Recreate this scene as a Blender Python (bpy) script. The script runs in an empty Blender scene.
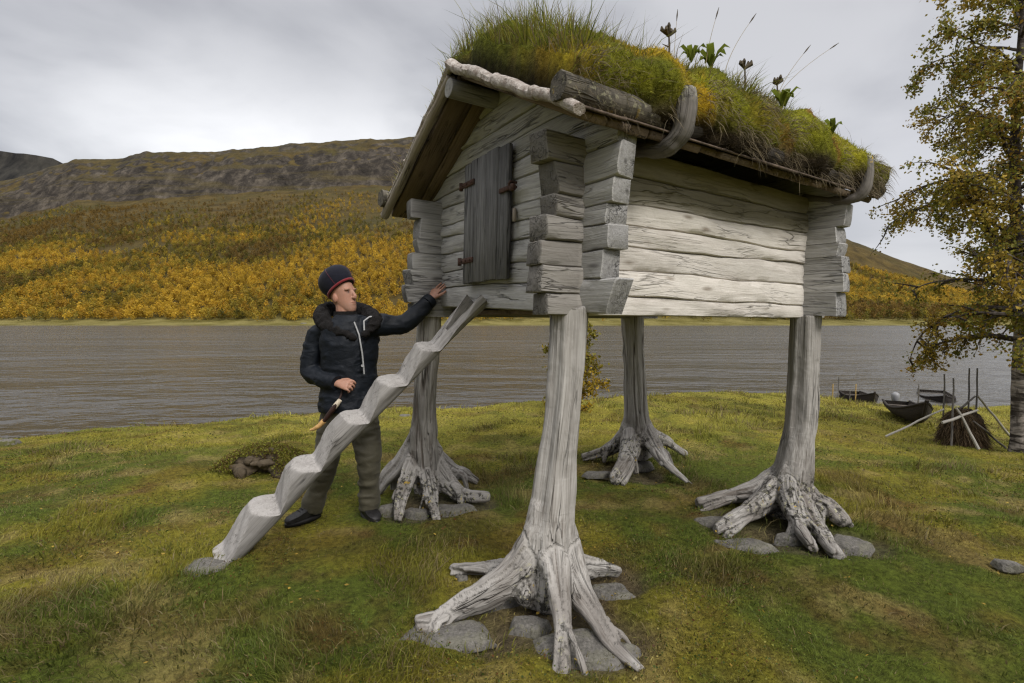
import bpy, math, random
import numpy as np
from mathutils import Vector, Matrix, noise as mnoise

random.seed(7); RNG = np.random.default_rng(7)
R = math.radians
scene = bpy.context.scene
COL = scene.collection

# ------------------------------------------------------------------ camera
F = 500.0; CAMZ = 1.45; PITCH = math.atan(21.5 / F)
cam = bpy.data.cameras.new('camera'); cam.lens = F / 1024 * 36; cam.sensor_width = 36
cam.clip_end = 6000; cam.clip_start = 0.05
camo = bpy.data.objects.new('camera', cam); COL.objects.link(camo)
camo.location = (0, 0, CAMZ); camo.rotation_euler = (math.pi / 2 - PITCH, 0, 0)
scene.camera = camo
CP, SP = math.cos(PITCH), math.sin(PITCH)

def ray(px, py):
    xc = (px - 512) / F; yc = (341.5 - py) / F
    return Vector((xc, CP + yc * SP, -SP + yc * CP))
def at(px, py, Y):                       # point of the place seen at a pixel, Y metres ahead
    d = ray(px, py); return Vector((0, 0, CAMZ)) + d * (Y / d.y)
def gp(px, py, z=0.0):                   # the same, on a level z
    d = ray(px, py); return Vector((0, 0, CAMZ)) + d * ((z - CAMZ) / d.z)

# ------------------------------------------------------------------ noise
def _hash(i, j, k, seed):
    n = (i.astype(np.int64) * 374761393 + j.astype(np.int64) * 668265263 + k.astype(np.int64) * 2147483647 + seed * 974634777) & 0x7fffffff
    n = ((n ^ (n >> 13)) * 1274126177) & 0x7fffffff
    n = (n ^ (n >> 16)) & 0xffffff
    return n / float(0xffffff)
def vnoise(p, seed=0):
    p = np.asarray(p, float); f0 = np.floor(p); t = p - f0; t = t * t * (3 - 2 * t)
    i = f0.astype(np.int64); out = 0
    for dx in (0, 1):
        for dy in (0, 1):
            for dz in (0, 1):
                w = (t[:, 0] if dx else 1 - t[:, 0]) * (t[:, 1] if dy else 1 - t[:, 1]) * (t[:, 2] if dz else 1 - t[:, 2])
                out = out + w * _hash(i[:, 0] + dx, i[:, 1] + dy, i[:, 2] + dz, seed)
    return out
def fbm(p, seed=0, octs=4, gain=0.5):
    p = np.asarray(p, float); a, s, tot = 0, 1.0, 0
    for o in range(octs):
        a = a + s * vnoise(p * (2.03 ** o) + 17.3 * o, seed + o); tot += s; s *= gain
    return a / tot
def fbm2(x, y, sc, seed=0, octs=4):
    x = np.atleast_1d(np.asarray(x, float)); y = np.atleast_1d(np.asarray(y, float))
    return fbm(np.stack([x * sc, y * sc, np.zeros_like(x)], 1), seed, octs)
def n1(t, seed=0):                       # 1-D noise -1..1
    if not hasattr(t, '__len__'): return [1.5 * mnoise.noise((t, seed * 3.73 + 0.31, 1.7)) + 0.5 * mnoise.noise((t * 2.1, seed * 2.9, 7.7))]
    t = np.atleast_1d(np.asarray(t, float))
    return fbm(np.stack([t, np.zeros_like(t) + seed * 3.7, np.zeros_like(t)], 1), seed, 3) * 2 - 1
def sstep(a, b, x):
    t = np.clip((x - a) / (b - a), 0, 1); return t * t * (3 - 2 * t)

# ------------------------------------------------------------------ objects
def tag(o, label=None, cat=None, group=None, kind=None):
    if label: o['label'] = label
    if cat: o['category'] = cat
    if group: o['group'] = group
    if kind: o['kind'] = kind
    return o
def empty(name, loc=(0, 0, 0), rz=0.0):
    o = bpy.data.objects.new(name, None); COL.objects.link(o)
    o.location = loc; o.rotation_euler = (0, 0, rz); o.empty_display_size = 0.1
    return o
def link(name, me, mat=None, parent=None):
    o = bpy.data.objects.new(name, me); COL.objects.link(o)
    if mat is not None:
        for m in (mat if isinstance(mat, (list, tuple)) else [mat]): me.materials.append(m)
    if parent is not None: o.parent = parent
    return o
def mesh_np(name, verts, faces, attrs=None, smooth=True):
    """verts (N,3); faces: list of int arrays (n,3)/(n,4)/ lists; attrs: {name: (type, array)}"""
    me = bpy.data.meshes.new(name)
    verts = np.asarray(verts, np.float32)
    me.vertices.add(len(verts)); me.vertices.foreach_set('co', verts.ravel())
    lv, ls, pos = [], [], 0
    for f in faces:
        f = np.asarray(f, np.int32)
        if len(f) == 0: continue
        n, k = f.shape
        lv.append(f.ravel()); ls.append(pos + np.arange(n, dtype=np.int32) * k); pos += n * k
    lv = np.concatenate(lv); ls = np.concatenate(ls)
    me.loops.add(len(lv)); me.loops.foreach_set('vertex_index', lv)
    me.polygons.add(len(ls)); me.polygons.foreach_set('loop_start', ls)
    me.update(calc_edges=True)
    if smooth: me.polygons.foreach_set('use_smooth', np.ones(len(ls), bool))
    for k, (ty, arr) in (attrs or {}).items():
        a = me.attributes.new(k, ty, 'POINT'); arr = np.asarray(arr, np.float32)
        if ty == 'FLOAT_COLOR':
            if arr.shape[1] == 3: arr = np.concatenate([arr, np.ones((len(arr), 1), np.float32)], 1)
            a.data.foreach_set('color', arr.ravel())
        elif ty == 'FLOAT_VECTOR': a.data.foreach_set('vector', arr.ravel())
        else: a.data.foreach_set('value', arr.ravel())
    me.validate(); return me

class MB:
    """collects lofts and boxes of one part; carries grain coordinates, a tint and a stain per vertex"""
    def __init__(s): s.v = []; s.f3 = []; s.f4 = []; s.gr = []; s.ti = []; s.st = []
    def add(s, v, f4=(), f3=(), gr=None, tint=1.0, stain=0.0):
        b = len(s.v); v = [tuple(p) for p in v]; s.v += v
        s.f4 += [tuple(i + b for i in f) for f in f4]; s.f3 += [tuple(i + b for i in f) for f in f3]
        s.gr += [tuple(g) for g in gr] if gr is not None else v
        s.ti += list(tint) if hasattr(tint, '__len__') else [tint] * len(v)
        s.st += list(stain) if hasattr(stain, '__len__') else [stain] * len(v)
    def rings(s, rings, gr=None, tint=1.0, stain=0.0, cap=True):
        """rings: list of equal-length point lists"""
        n = len(rings[0]); m = len(rings); V = [p for r in rings for p in r]; f4 = []; f3 = []
        for i in range(m - 1):
            for j in range(n):
                k = (j + 1) % n; f4.append((i * n + j, i * n + k, (i + 1) * n + k, (i + 1) * n + j))
        g = list(gr) if gr is not None else [tuple(p) for p in V]
        if cap:
            for e in (0, m - 1):
                c = sum((Vector(p) for p in rings[e]), Vector()) / n
                ci = len(V); V.append(c); g.append(tuple(np.mean(np.array(g[e * n:(e + 1) * n]), axis=0)))
                for j in range(n):
                    k = (j + 1) % n; f3.append((ci, e * n + k, e * n + j) if e == 0 else (ci, e * n + j, e * n + k))
        if hasattr(tint, '__len__'): tint = list(tint) + [tint[0], tint[-1]][:max(0, len(V) - len(tint))]
        if hasattr(stain, '__len__'): stain = list(stain) + [stain[0], stain[-1]][:max(0, len(V) - len(stain))]
        s.add(V, f4, f3, g, tint, stain)
    def tube(s, pts, rad, n=12, wob=0.0, off=None, tint=1.0, stain=0.0, flat=1.0):
        pts = [Vector(p) for p in pts]; rings = []; gr = []; acc = 0.0
        if not hasattr(rad, '__len__'): rad = [rad] * len(pts)
        off = random.uniform(0, 40) if off is None else off
        up = None
        for i, p in enumerate(pts):
            t = (pts[min(i + 1, len(pts) - 1)] - pts[max(i - 1, 0)]).normalized()
            if up is None:
                up = Vector((0, 0, 1)) if abs(t.z) < 0.9 else Vector((1, 0, 0))
            sd = t.cross(up).normalized(); up = sd.cross(t).normalized()
            if i: acc += (p - pts[i - 1]).length
            ring = []
            for j in range(n):
                a = 2 * math.pi * j / n
                r = rad[i] * (1 + (wob * float(n1(acc * 5 + j * 7.1, int(off) % 50)[0]) if wob else 0))
                ring.append(p + sd * (math.cos(a) * r) + up * (math.sin(a) * r * flat))
                gr.append((acc + off, math.cos(a) * r + off, math.sin(a) * r + off))
            rings.append(ring)
        s.rings(rings, gr, tint, stain)
    def box(s, lo, hi, M=None, axis=0, off=None, tint=1.0, stain=0.0, bev=0.004):
        """bevelled box; axis = grain axis"""
        off = random.uniform(0, 40) if off is None else off
        ax = [axis, (axis + 1) % 3, (axis + 2) % 3]; rings = []; gr = []
        L0, L1 = lo[axis], hi[axis]
        b = min(bev, (hi[ax[1]] - lo[ax[1]]) * 0.4, (hi[ax[2]] - lo[ax[2]]) * 0.4, (L1 - L0) * 0.4)
        for sl, ins in ((L0, b), (L0 + b, 0), (L1 - b, 0), (L1, b)):
            u0, u1, w0, w1 = lo[ax[1]] + ins, hi[ax[1]] - ins, lo[ax[2]] + ins, hi[ax[2]] - ins
            ring = []
            for (u, w) in ((u0 + b, w0), (u1 - b, w0), (u1, w0 + b), (u1, w1 - b), (u1 - b, w1), (u0 + b, w1), (u0, w1 - b), (u0, w0 + b)):
                p = [0, 0, 0]; p[ax[0]] = sl; p[ax[1]] = u; p[ax[2]] = w
                gr.append((sl + off, u + off, w + off)); p = Vector(p); ring.append(M @ p if M else p)
            rings.append(ring)
        s.rings(rings, gr, tint, stain)
    def build(s, name, mat, parent=None, smooth=False, xf=None):
        v = [xf(Vector(p)) for p in s.v] if xf else s.v
        me = mesh_np(name, np.array([tuple(p) for p in v]), [np.array(s.f4, np.int32).reshape(-1, 4), np.array(s.f3, np.int32).reshape(-1, 3)],
                     {'gr': ('FLOAT_VECTOR', s.gr), 'tint': ('FLOAT', s.ti), 'stain': ('FLOAT', s.st)}, smooth)
        if smooth: me.set_sharp_from_angle(angle=R(40))
        return link(name, me, mat, parent)

def quads_mesh(name, P, U, V, col, diamond=True):
    """leaf cards: centre P, half axes U,V (N,3), colour (N,3)"""
    n = len(P)
    if diamond: vs = np.stack([P - U, P + V * 0.9 - U * 0.15, P + U, P - V * 0.9 - U * 0.15], 1)
    else: vs = np.stack([P - U - V, P + U - V, P + U + V, P - U + V], 1)
    f = np.arange(n * 4, dtype=np.int32).reshape(n, 4)
    return mesh_np(name, vs.reshape(-1, 3), [f], {'col': ('FLOAT_COLOR', np.repeat(col, 4, 0))}, smooth=False)
def rand_unit(n):
    v = RNG.normal(size=(n, 3)); return v / np.linalg.norm(v, axis=1, keepdims=True)
def perp(U):
    W = rand_unit(len(U)); V = np.cross(U, W); return V / (np.linalg.norm(V, axis=1, keepdims=True) + 1e-9)

def blades_arrays(P, up, h, w, bend, col):
    """grass blades: base P, direction up (N,3), height h, width w, sideways bend vector (N,3)"""
    n = len(P); side = np.cross(up, rand_unit(n)); side /= np.linalg.norm(side, axis=1, keepdims=True) + 1e-9
    w = w[:, None]; h = h[:, None]
    m = P + up * h * 0.55 + bend * h * 0.22; t = P + up * h * 0.95 + bend * h * 0.8
    vs = np.stack([P - side * w, P + side * w, m - side * w * 0.75, m + side * w * 0.75, t], 1).reshape(-1, 3)
    b = np.arange(n, dtype=np.int32)[:, None] * 5
    q = b + np.array([[0, 1, 3, 2]]); tr = b + np.array([[2, 3, 4]])
    c = np.repeat(col[:, None, :], 5, 1) * np.array([0.75, 0.75, 1.0, 1.0, 1.1])[None, :, None]
    return vs, q, tr, c.reshape(-1, 3)
def blades_mesh(name, *a):
    vs, q, t, c = blades_arrays(*a)
    return mesh_np(name, vs, [q, t], {'col': ('FLOAT_COLOR', c)}, smooth=False)

def remesh(verts, faces, voxel, smooth=4):
    me = bpy.data.meshes.new('tmp'); me.from_pydata([tuple(p) for p in verts], [], [tuple(f) for f in faces])
    o = bpy.data.objects.new('tmp', me); COL.objects.link(o)
    m = o.modifiers.new('r', 'REMESH'); m.mode = 'VOXEL'; m.voxel_size = voxel; m.use_smooth_shade = True
    if smooth:
        s = o.modifiers.new('s', 'SMOOTH'); s.factor = 0.5; s.iterations = smooth
    dg = bpy.context.evaluated_depsgraph_get(); ev = o.evaluated_get(dg); em = ev.to_mesh()
    n = len(em.vertices); V = np.empty(n * 3, np.float32); em.vertices.foreach_get('co', V); V = V.reshape(-1, 3)
    NR = np.empty(n * 3, np.float32); em.vertices.foreach_get('normal', NR); NR = NR.reshape(-1, 3)
    fs = [tuple(p.vertices) for p in em.polygons]; ev.to_mesh_clear()
    bpy.data.objects.remove(o); bpy.data.meshes.remove(me)
    f4 = np.array([f for f in fs if len(f) == 4], np.int32).reshape(-1, 4); f3 = np.array([f for f in fs if len(f) == 3], np.int32).reshape(-1, 3)
    return V, NR, [f4, f3]

def resample(pts, rad, step):
    """Catmull-Rom through points with radii"""
    pts = [Vector(p) for p in pts]; out = []; ro = []
    for i in range(len(pts) - 1):
        p0, p1, p2, p3 = pts[max(i - 1, 0)], pts[i], pts[i + 1], pts[min(i + 2, len(pts) - 1)]
        n = max(1, int((p2 - p1).length / step))
        for k in range(n):
            t = k / n
            out.append(0.5 * ((2 * p1) + (p2 - p0) * t + (2 * p0 - 5 * p1 + 4 * p2 - p3) * t * t + (3 * p1 - p0 - 3 * p2 + p3) * t ** 3))
            ro.append(rad[i] * (1 - t) + rad[i + 1] * t)
    out.append(pts[-1]); ro.append(rad[-1]); return out, ro

def organic(chains, voxel, smooth=3, n=14, step=0.03, extra=None, flutes=0.006, fl_sc=(1.5, 22, 22), seed=0, endcap=True, fine=0.0, grooves=0.0, trunk=False):
    """union of tapered tubes as one weathered-wood surface with grain that follows every limb.
    chains: list of (pts, radii, flat) ; extra: MB with more closed shapes to merge"""
    mb = MB(); segs = []
    for ci, ch in enumerate(chains):
        pts, rad = resample(ch[0], ch[1], step); flat = ch[2] if len(ch) > 2 else 1.0
        mb.tube(pts, rad, n, 0.0, off=0, flat=flat)
        acc = ci * 3.3; up = None
        for i, (a, b) in enumerate(zip(pts[:-1], pts[1:])):
            dn = (b - a).normalized()
            if up is None: up = Vector((0, 1, 0)) if abs(dn.z) > .5 else Vector((0, 0, 1))
            sd = dn.cross(up).normalized(); up = sd.cross(dn).normalized()
            segs.append((np.array(a), np.array(b), acc, rad[i], np.array(sd), np.array(up), ci)); acc += (b - a).length
    if extra is not None: mb.add(extra.v, extra.f4, extra.f3)
    V, NR, faces = remesh(mb.v, mb.f4 + mb.f3, voxel, smooth)
    def grain(sel):
        best = np.full(len(V), 1e9); gr = np.zeros((len(V), 3))
        for a, b, s, r, sd, up, ci in segs:
            if not sel(ci): continue
            d = b - a; L = math.sqrt(float(d @ d) + 1e-12); t = np.clip(((V - a) @ d) / (L * L), 0, 1); off = V - (a + t[:, None] * d)
            dist = np.sqrt(np.einsum('ij,ij->i', off, off)) - r; m = dist < best; best[m] = dist[m]
            gr[m, 0] = s + t[m] * L; gr[m, 1] = off[m] @ sd; gr[m, 2] = off[m] @ up
        return gr + seed * 5.37, best
    E = np.concatenate([np.concatenate([f[:, [k, (k + 1) % f.shape[1]]] for k in range(f.shape[1])]) for f in faces if len(f)])
    def joins(gr):
        jump = (np.abs(gr[E[:, 0]] - gr[E[:, 1]]).max(1) > 0.05).astype(np.float32); join = np.zeros(len(V), np.float32)
        np.maximum.at(join, E[:, 0], jump); np.maximum.at(join, E[:, 1], jump)
        acc = join.copy(); np.maximum.at(acc, E[:, 0], join[E[:, 1]] * 0.7); return acc
    def relief(gr, join):
        rn = fbm(gr * np.array((0.75, 13, 13)) + 3.1, seed + 9, 3)
        gv = (1 - sstep(0.0, 0.055, np.abs(rn - .5))) * (1 - join) * sstep(.38, .55, fbm(gr * np.array((.9, 3, 3)), seed + 11, 2))
        return gv, -gv * grooves + (fbm(gr * np.array(fl_sc), seed, 3) - 0.5) * 2 * flutes * (1 - join)
    if trunk:                                # crossfade the relief of the trunk into that of its roots
        g0, d0 = grain(lambda c: c == 0); g1, d1 = grain(lambda c: c > 0); w = sstep(-.02, .035, d0 - d1)
        j0, j1 = joins(g0), joins(g1); v0, r0 = relief(g0, j0); v1, r1 = relief(g1, j1)
        gv = v0 * (1 - w) + v1 * w; disp = r0 * (1 - w) + r1 * w; gr = np.where((w > .5)[:, None], g1, g0)
    else:
        gr, _ = grain(lambda c: True); gv, disp = relief(gr, joins(gr))
    organic.join = joins(gr); organic.groove = gv
    V = V + NR * disp[:, None]
    if fine:
        V = V + NR * ((fbm(V * 9.0, seed + 5, 3) - 0.5) * 2 * fine)[:, None]
    return V, faces, gr
def organic_obj(name, V, faces, gr, mat, parent=None, tint=None, stain=None, lich=None):
    n = len(V)
    me = mesh_np(name, V, faces, {'gr': ('FLOAT_VECTOR', gr), 'tint': ('FLOAT', np.ones(n) if tint is None else tint), 'stain': ('FLOAT', np.zeros(n) if stain is None else stain), 'join': ('FLOAT', organic.join), 'lich': ('FLOAT', np.zeros(n) if lich is None else lich)}, True)
    return link(name, me, mat, parent)

# ------------------------------------------------------------------ materials
class M_:
    def __init__(s, name):
        s.m = bpy.data.materials.new(name); s.m.use_nodes = True; s.t = s.m.node_tree; s.t.nodes.clear()
        s.out = s.t.nodes.new('ShaderNodeOutputMaterial')
    def n(s, ty, ins=None, **props):
        nd = s.t.nodes.new('ShaderNode' + ty)
        for k, v in props.items(): setattr(nd, k, v)
        for k, v in (ins or {}).items(): s.set(nd, k, v)
        return nd
    def set(s, nd, k, v):
        sk = nd.inputs[k]
        if isinstance(v, bpy.types.NodeSocket): s.t.links.new(v, sk)
        elif isinstance(v, bpy.types.Node): s.t.links.new(v.outputs[0], sk)
        else:
            if hasattr(sk.default_value, '__len__') and hasattr(v, '__len__') and len(sk.default_value) == 4 and len(v) == 3: v = (*v, 1)
            sk.default_value = v
    def attr(s, name): return s.n('Attribute', attribute_name=name)
    def noise(s, vec, scale=1.0, detail=4, rough=0.55, dist=0.0):
        return s.n('TexNoise', {'Vector': vec, 'Scale': scale, 'Detail': detail, 'Roughness': rough, 'Distortion': dist}).outputs['Fac']
    def scl(s, vec, sc): return s.n('VectorMath', {0: vec, 1: sc}, operation='MULTIPLY').outputs[0]
    def math(s, op, a, b=0.0, c=None):
        d = {0: a, 1: b}
        if c is not None: d[2] = c
        return s.n('Math', d, operation=op).outputs[0]
    def mapr(s, v, a, b, c=0.0, d=1.0, ss=False):
        return s.n('MapRange', {0: v, 1: a, 2: b, 3: c, 4: d}, interpolation_type='SMOOTHSTEP' if ss else 'LINEAR').outputs[0]
    def mix(s, f, a, b, mode='MIX'):
        nd = s.n('Mix', data_type='RGBA', blend_type=mode)
        s.set(nd, 0, f); s.set(nd, 6, a); s.set(nd, 7, b); return nd.outputs[2]
    def bump(s, h, st, dist=0.01, nrm=None):
        d = {'Height': h, 'Strength': st, 'Distance': dist}
        if nrm is not None: d['Normal'] = nrm
        return s.n('Bump', d).outputs[0]
    def prin(s, **k):
        nd = s.n('BsdfPrincipled'); nm = {'color': 'Base Color', 'rough': 'Roughness', 'normal': 'Normal', 'metal': 'Metallic', 'spec': 'Specular IOR Level', 'sheen': 'Sheen Weight'}
        for a, v in k.items(): s.set(nd, nm.get(a, a), v)
        return nd
    def end(s, sh):
        s.t.links.new(sh.outputs[0] if isinstance(sh, bpy.types.Node) else sh, s.out.inputs[0]); return s.m

def wood(name, light, mid, dark, crack=1.0, grain=1.0, stain=(0.09, 0.075, 0.018), lichen=0.0, knots=1.0, rough=0.85, xs=1.0, bmp=0.9):
    m = M_(name); g = m.attr('gr').outputs['Vector']; ti = m.attr('tint').outputs['Fac']; st = m.attr('stain').outputs['Fac']
    jn0 = m.math('SUBTRACT', 1.0, m.attr('join').outputs['Fac'])
    a = m.noise(m.scl(g, (1.3 * xs, 26, 26)), 1, 5, 0.6, 0.3); b = m.noise(m.scl(g, (5 * xs, 170, 170)), 1, 3, 0.6)
    c = m.noise(m.scl(g, (2.2, 4.5, 4.5)), 1, 5, 0.6, 0.4)
    cr = m.mapr(m.math('ABSOLUTE', m.math('SUBTRACT', m.noise(m.scl(g, (0.9 * xs, 13, 13)), 1, 3, 0.5, 0.25), 0.5)), 0.0, 0.014, 1.0, 0.0)
    cr2 = m.mapr(m.math('ABSOLUTE', m.math('SUBTRACT', m.noise(m.scl(g, (1.6 * xs, 38, 38)), 1, 2, 0.5, 0.2), 0.47)), 0.0, 0.02, 0.55, 0.0)
    gate = m.mapr(m.noise(m.scl(g, (1.1, 3, 3)), 1.7, 2), 0.45, 0.62)
    jn = m.math('SUBTRACT', 1.0, m.attr('join').outputs['Fac'])
    crack = m.math('MULTIPLY', jn, crack)
    crk = m.math('MULTIPLY', m.math('MAXIMUM', m.math('MULTIPLY', cr, gate), m.math('MULTIPLY', cr2, gate)), crack)
    vo = m.n('TexVoronoi', {'Vector': m.scl(g, (2.6, 9, 9)), 'Scale': 1.0, 'Randomness': 1.0}).outputs['Distance']
    kn = m.math('MULTIPLY', m.mapr(vo, 0.05, 0.16, 1.0, 0.0), 0.75 * knots)
    col = m.mix(m.mapr(a, 0.3, 0.7), mid, light); col = m.mix(m.mapr(c, 0.36, 0.72, 0.75, 0.0), col, mid)
    col = m.mix(m.mapr(c, 0.5, 0.66, 0.0, 0.3), col, dark)
    col = m.mix(m.mapr(b, 0.35, 0.7, 0.35 * grain, 0.0), col, dark)
    s3 = m.noise(m.scl(g, (0.8 * xs, 60, 60)), 1, 3, 0.6, 0.15); col = m.mix(m.math('MULTIPLY', jn0, m.mapr(s3, 0.44, 0.3, 0.0, 0.5 * grain)), col, dark)
    col = m.mix(m.math('MULTIPLY', kn, m.mapr(b, 0.2, 0.8, 0.5, 1.0)), col, dark)
    col = m.mix(crk, col, tuple(x * 0.25 for x in dark))
    col = m.mix(m.math('MULTIPLY', m.math('SUBTRACT', 1.0, jn), 0.7), col, mid)
    col = m.mix(m.math('MULTIPLY', st, m.mapr(a, 0.25, 0.75, 0.7, 1.0)), col, stain)
    if lichen:
        p = m.n('TexCoord').outputs['Object']
        l1 = m.noise(p, 24, 6, 0.7); lc = m.math('MAXIMUM', m.attr('lich').outputs['Fac'], m.math('MULTIPLY', st, 1.0 if name in ('eave_log', 'crooked_wood') else 0.0))
        dk = m.math('MULTIPLY', m.mapr(l1, 0.5, 0.57), m.mapr(lc, 0.15, 0.6))
        col = m.mix(m.math('MULTIPLY', dk, lichen), col, (0.028, 0.026, 0.02))
        l2 = m.noise(p, 41, 5, 0.65); lk = m.math('MULTIPLY', m.mapr(l2, 0.58, 0.62), m.mapr(lc, 0.2, 0.7))
        col = m.mix(m.math('MULTIPLY', lk, lichen), col, (0.36, 0.34, 0.22))
        l3 = m.noise(p, 17, 3, 0.5); col = m.mix(m.math('MULTIPLY', m.math('MULTIPLY', m.mapr(l3, 0.68, 0.7), m.mapr(lc, 0.3, 0.8)), lichen), col, (0.5, 0.33, 0.03))
    col = m.mix(1.0, col, m.n('CombineXYZ', {0: ti, 1: ti, 2: ti}), 'MULTIPLY')
    adz = m.noise(m.scl(g, (7, 9, 9)), 1, 3, 0.55, 0.6)
    h = m.math('MULTIPLY', jn, m.math('ADD', m.math('ADD', m.math('MULTIPLY', a, 0.7), m.math('MULTIPLY', adz, 0.9)), m.math('ADD', m.math('MULTIPLY', b, 0.18), m.math('MULTIPLY', crk, -1.0))))
    nr = m.bump(h, bmp, 0.011)
    return m.end(m.prin(color=col, rough=rough, normal=nr, spec=0.25))

def plain(name, color, rough=0.7, var=0.25, sc=8.0, bump=0.2, spec=0.3, metal=0.0, dark=None, bd=0.01, sheen=0.0):
    m = M_(name); p = m.n('TexCoord').outputs['Object']; a = m.noise(p, sc, 6, 0.62); b = m.noise(p, sc * 5, 4, 0.6)
    dk = dark or tuple(x * (1 - var * 1.6) for x in color); lt = tuple(min(1, x * (1 + var)) for x in color)
    col = m.mix(m.mapr(a, 0.32, 0.68), dk, lt); col = m.mix(m.mapr(b, 0.4, 0.7, 0.0, var), col, dk)
    k = dict(color=col, rough=rough, spec=spec, metal=metal, sheen=sheen)
    if bump: k['normal'] = m.bump(m.math('ADD', a, m.math('MULTIPLY', b, 0.5)), bump, bd)
    return m.end(m.prin(**k))

def leafmat(name, trans=0.35, rough=0.6):
    m = M_(name); c = m.attr('col').outputs['Color']
    d = m.prin(color=c, rough=rough, spec=0.2); t = m.n('BsdfTranslucent', {'Color': c})
    return m.end(m.n('MixShader', {0: trans, 1: d.outputs[0], 2: t.outputs[0]}))

def rockmat(name, light, dark, sc=6.0, moss=0.0):
    m = M_(name); p = m.n('TexCoord').outputs['Object']
    a = m.noise(p, sc, 8, 0.65, 0.3); b = m.noise(p, sc * 7, 6, 0.7); v = m.n('TexVoronoi', {'Vector': p, 'Scale': sc * 2.2}, feature='DISTANCE_TO_EDGE').outputs['Distance']
    col = m.mix(m.mapr(a, 0.3, 0.7), dark, light); col = m.mix(m.mapr(b, 0.5, 0.66, 0.0, 0.6), col, tuple(x * 0.4 for x in dark))
    col = m.mix(m.mapr(b, 0.44, 0.34, 0.0, 0.5), col, tuple(min(1, x * 1.35) for x in light))
    if moss: col = m.mix(m.mapr(a, 0.5, 0.56, 0.0, moss), col, (0.07, 0.07, 0.015))
    nr = m.bump(m.math('ADD', m.math('MULTIPLY', a, 1.0), m.math('MULTIPLY', b, 0.4)), 0.8, 0.03)
    return m.end(m.prin(color=col, rough=0.9, normal=nr, spec=0.2))

MAT = {}
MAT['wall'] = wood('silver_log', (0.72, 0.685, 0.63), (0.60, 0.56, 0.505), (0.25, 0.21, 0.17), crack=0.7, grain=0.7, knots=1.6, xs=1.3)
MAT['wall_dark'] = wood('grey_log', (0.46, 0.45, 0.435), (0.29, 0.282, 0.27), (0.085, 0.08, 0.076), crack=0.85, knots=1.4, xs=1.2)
MAT['post'] = wood('weathered_trunk', (0.58, 0.56, 0.525), (0.345, 0.325, 0.30), (0.11, 0.094, 0.078), lichen=0.9, stain=(0.075, 0.055, 0.04), knots=0.5, crack=1.0, xs=0.6, grain=1.5)
MAT['ladder'] = wood('ladder_wood', (0.44, 0.42, 0.40), (0.29, 0.275, 0.26), (0.10, 0.088, 0.078), knots=0.5, crack=0.9, grain=0.85, bmp=0.35)
MAT['door'] = wood('door_plank', (0.31, 0.305, 0.305), (0.19, 0.187, 0.187), (0.035, 0.034, 0.035), grain=1.5)
MAT['board'] = wood('roof_board', (0.25, 0.19, 0.13), (0.15, 0.11, 0.075), (0.05, 0.036, 0.026))
MAT['pole'] = wood('pale_pole', (0.46, 0.42, 0.36), (0.30, 0.26, 0.21), (0.12, 0.09, 0.07))
MAT['hook'] = wood('crooked_wood', (0.21, 0.19, 0.17), (0.12, 0.105, 0.09), (0.04, 0.035, 0.03), lichen=1.0, stain=(0.2, 0.19, 0.165))
MAT['eave'] = wood('eave_log', (0.085, 0.07, 0.057), (0.042, 0.034, 0.027), (0.014, 0.011, 0.009), lichen=0.9, stain=(0.20, 0.18, 0.14))
MAT['bark'] = plain('birch_bark', (0.46, 0.425, 0.39), 0.8, 0.35, 22, 0.9, dark=(0.19, 0.145, 0.115), bd=0.02)
MAT['bark_dark'] = plain('old_bark', (0.13, 0.095, 0.07), 0.9, 0.4, 16, 0.6, dark=(0.03, 0.022, 0.016))
MAT['rust'] = plain('rusty_iron', (0.085, 0.045, 0.033), 0.8, 0.35, 40, 0.3)
MAT['forest'] = leafmat('forest_leaves', 0.55); MAT['leaf'] = leafmat('leaves'); MAT['grass'] = leafmat('grass_blades', 0.3)
MAT['stone'] = rockmat('grey_stone', (0.205, 0.192, 0.172), (0.085, 0.079, 0.07), 9, 0.25)
MAT['stone_moss'] = rockmat('mossy_stone', (0.2, 0.19, 0.17), (0.08, 0.07, 0.055), 6, 0.9)
# ------------------------------------------------------------------ daylight under cloud
W = bpy.data.worlds.new('World'); scene.world = W; W.use_nodes = True; nt = W.node_tree; nt.nodes.clear()
SUN_EL, SUN_AZ = 42.0, 150.0             # azimuth measured clockwise from the view direction (+Y)
class WN(M_):
    def __init__(s): s.t = nt; s.out = nt.nodes.new('ShaderNodeOutputWorld')
w = WN()
sky = w.n('TexSky', sky_type='NISHITA', sun_disc=False, sun_elevation=R(SUN_EL), sun_rotation=R(SUN_AZ), altitude=500, air_density=1.0, dust_density=2.0)
dirv = w.n('TexCoord').outputs['Generated']
sx = w.n('SeparateXYZ', {0: dirv}); zz = w.math('MAXIMUM', sx.outputs[2], 0.0)
pl = w.math('ADD', zz, 0.22)
cv = w.n('CombineXYZ', {0: w.math('DIVIDE', sx.outputs[0], pl), 1: w.math('DIVIDE', sx.outputs[1], pl), 2: 0.3}).outputs[0]
c1 = w.noise(cv, 0.75, 4, 0.5, 0.2); c2 = w.noise(cv, 1.9, 5, 0.5, 0.3)
cl = w.math('ADD', w.math('MULTIPLY', c1, 0.65), w.math('MULTIPLY', c2, 0.35))
grey = w.mix(w.mapr(cl, 0.38, 0.6, 0, 1, True), (1.5, 1.52, 1.65), (2.85, 2.85, 2.95))
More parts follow.
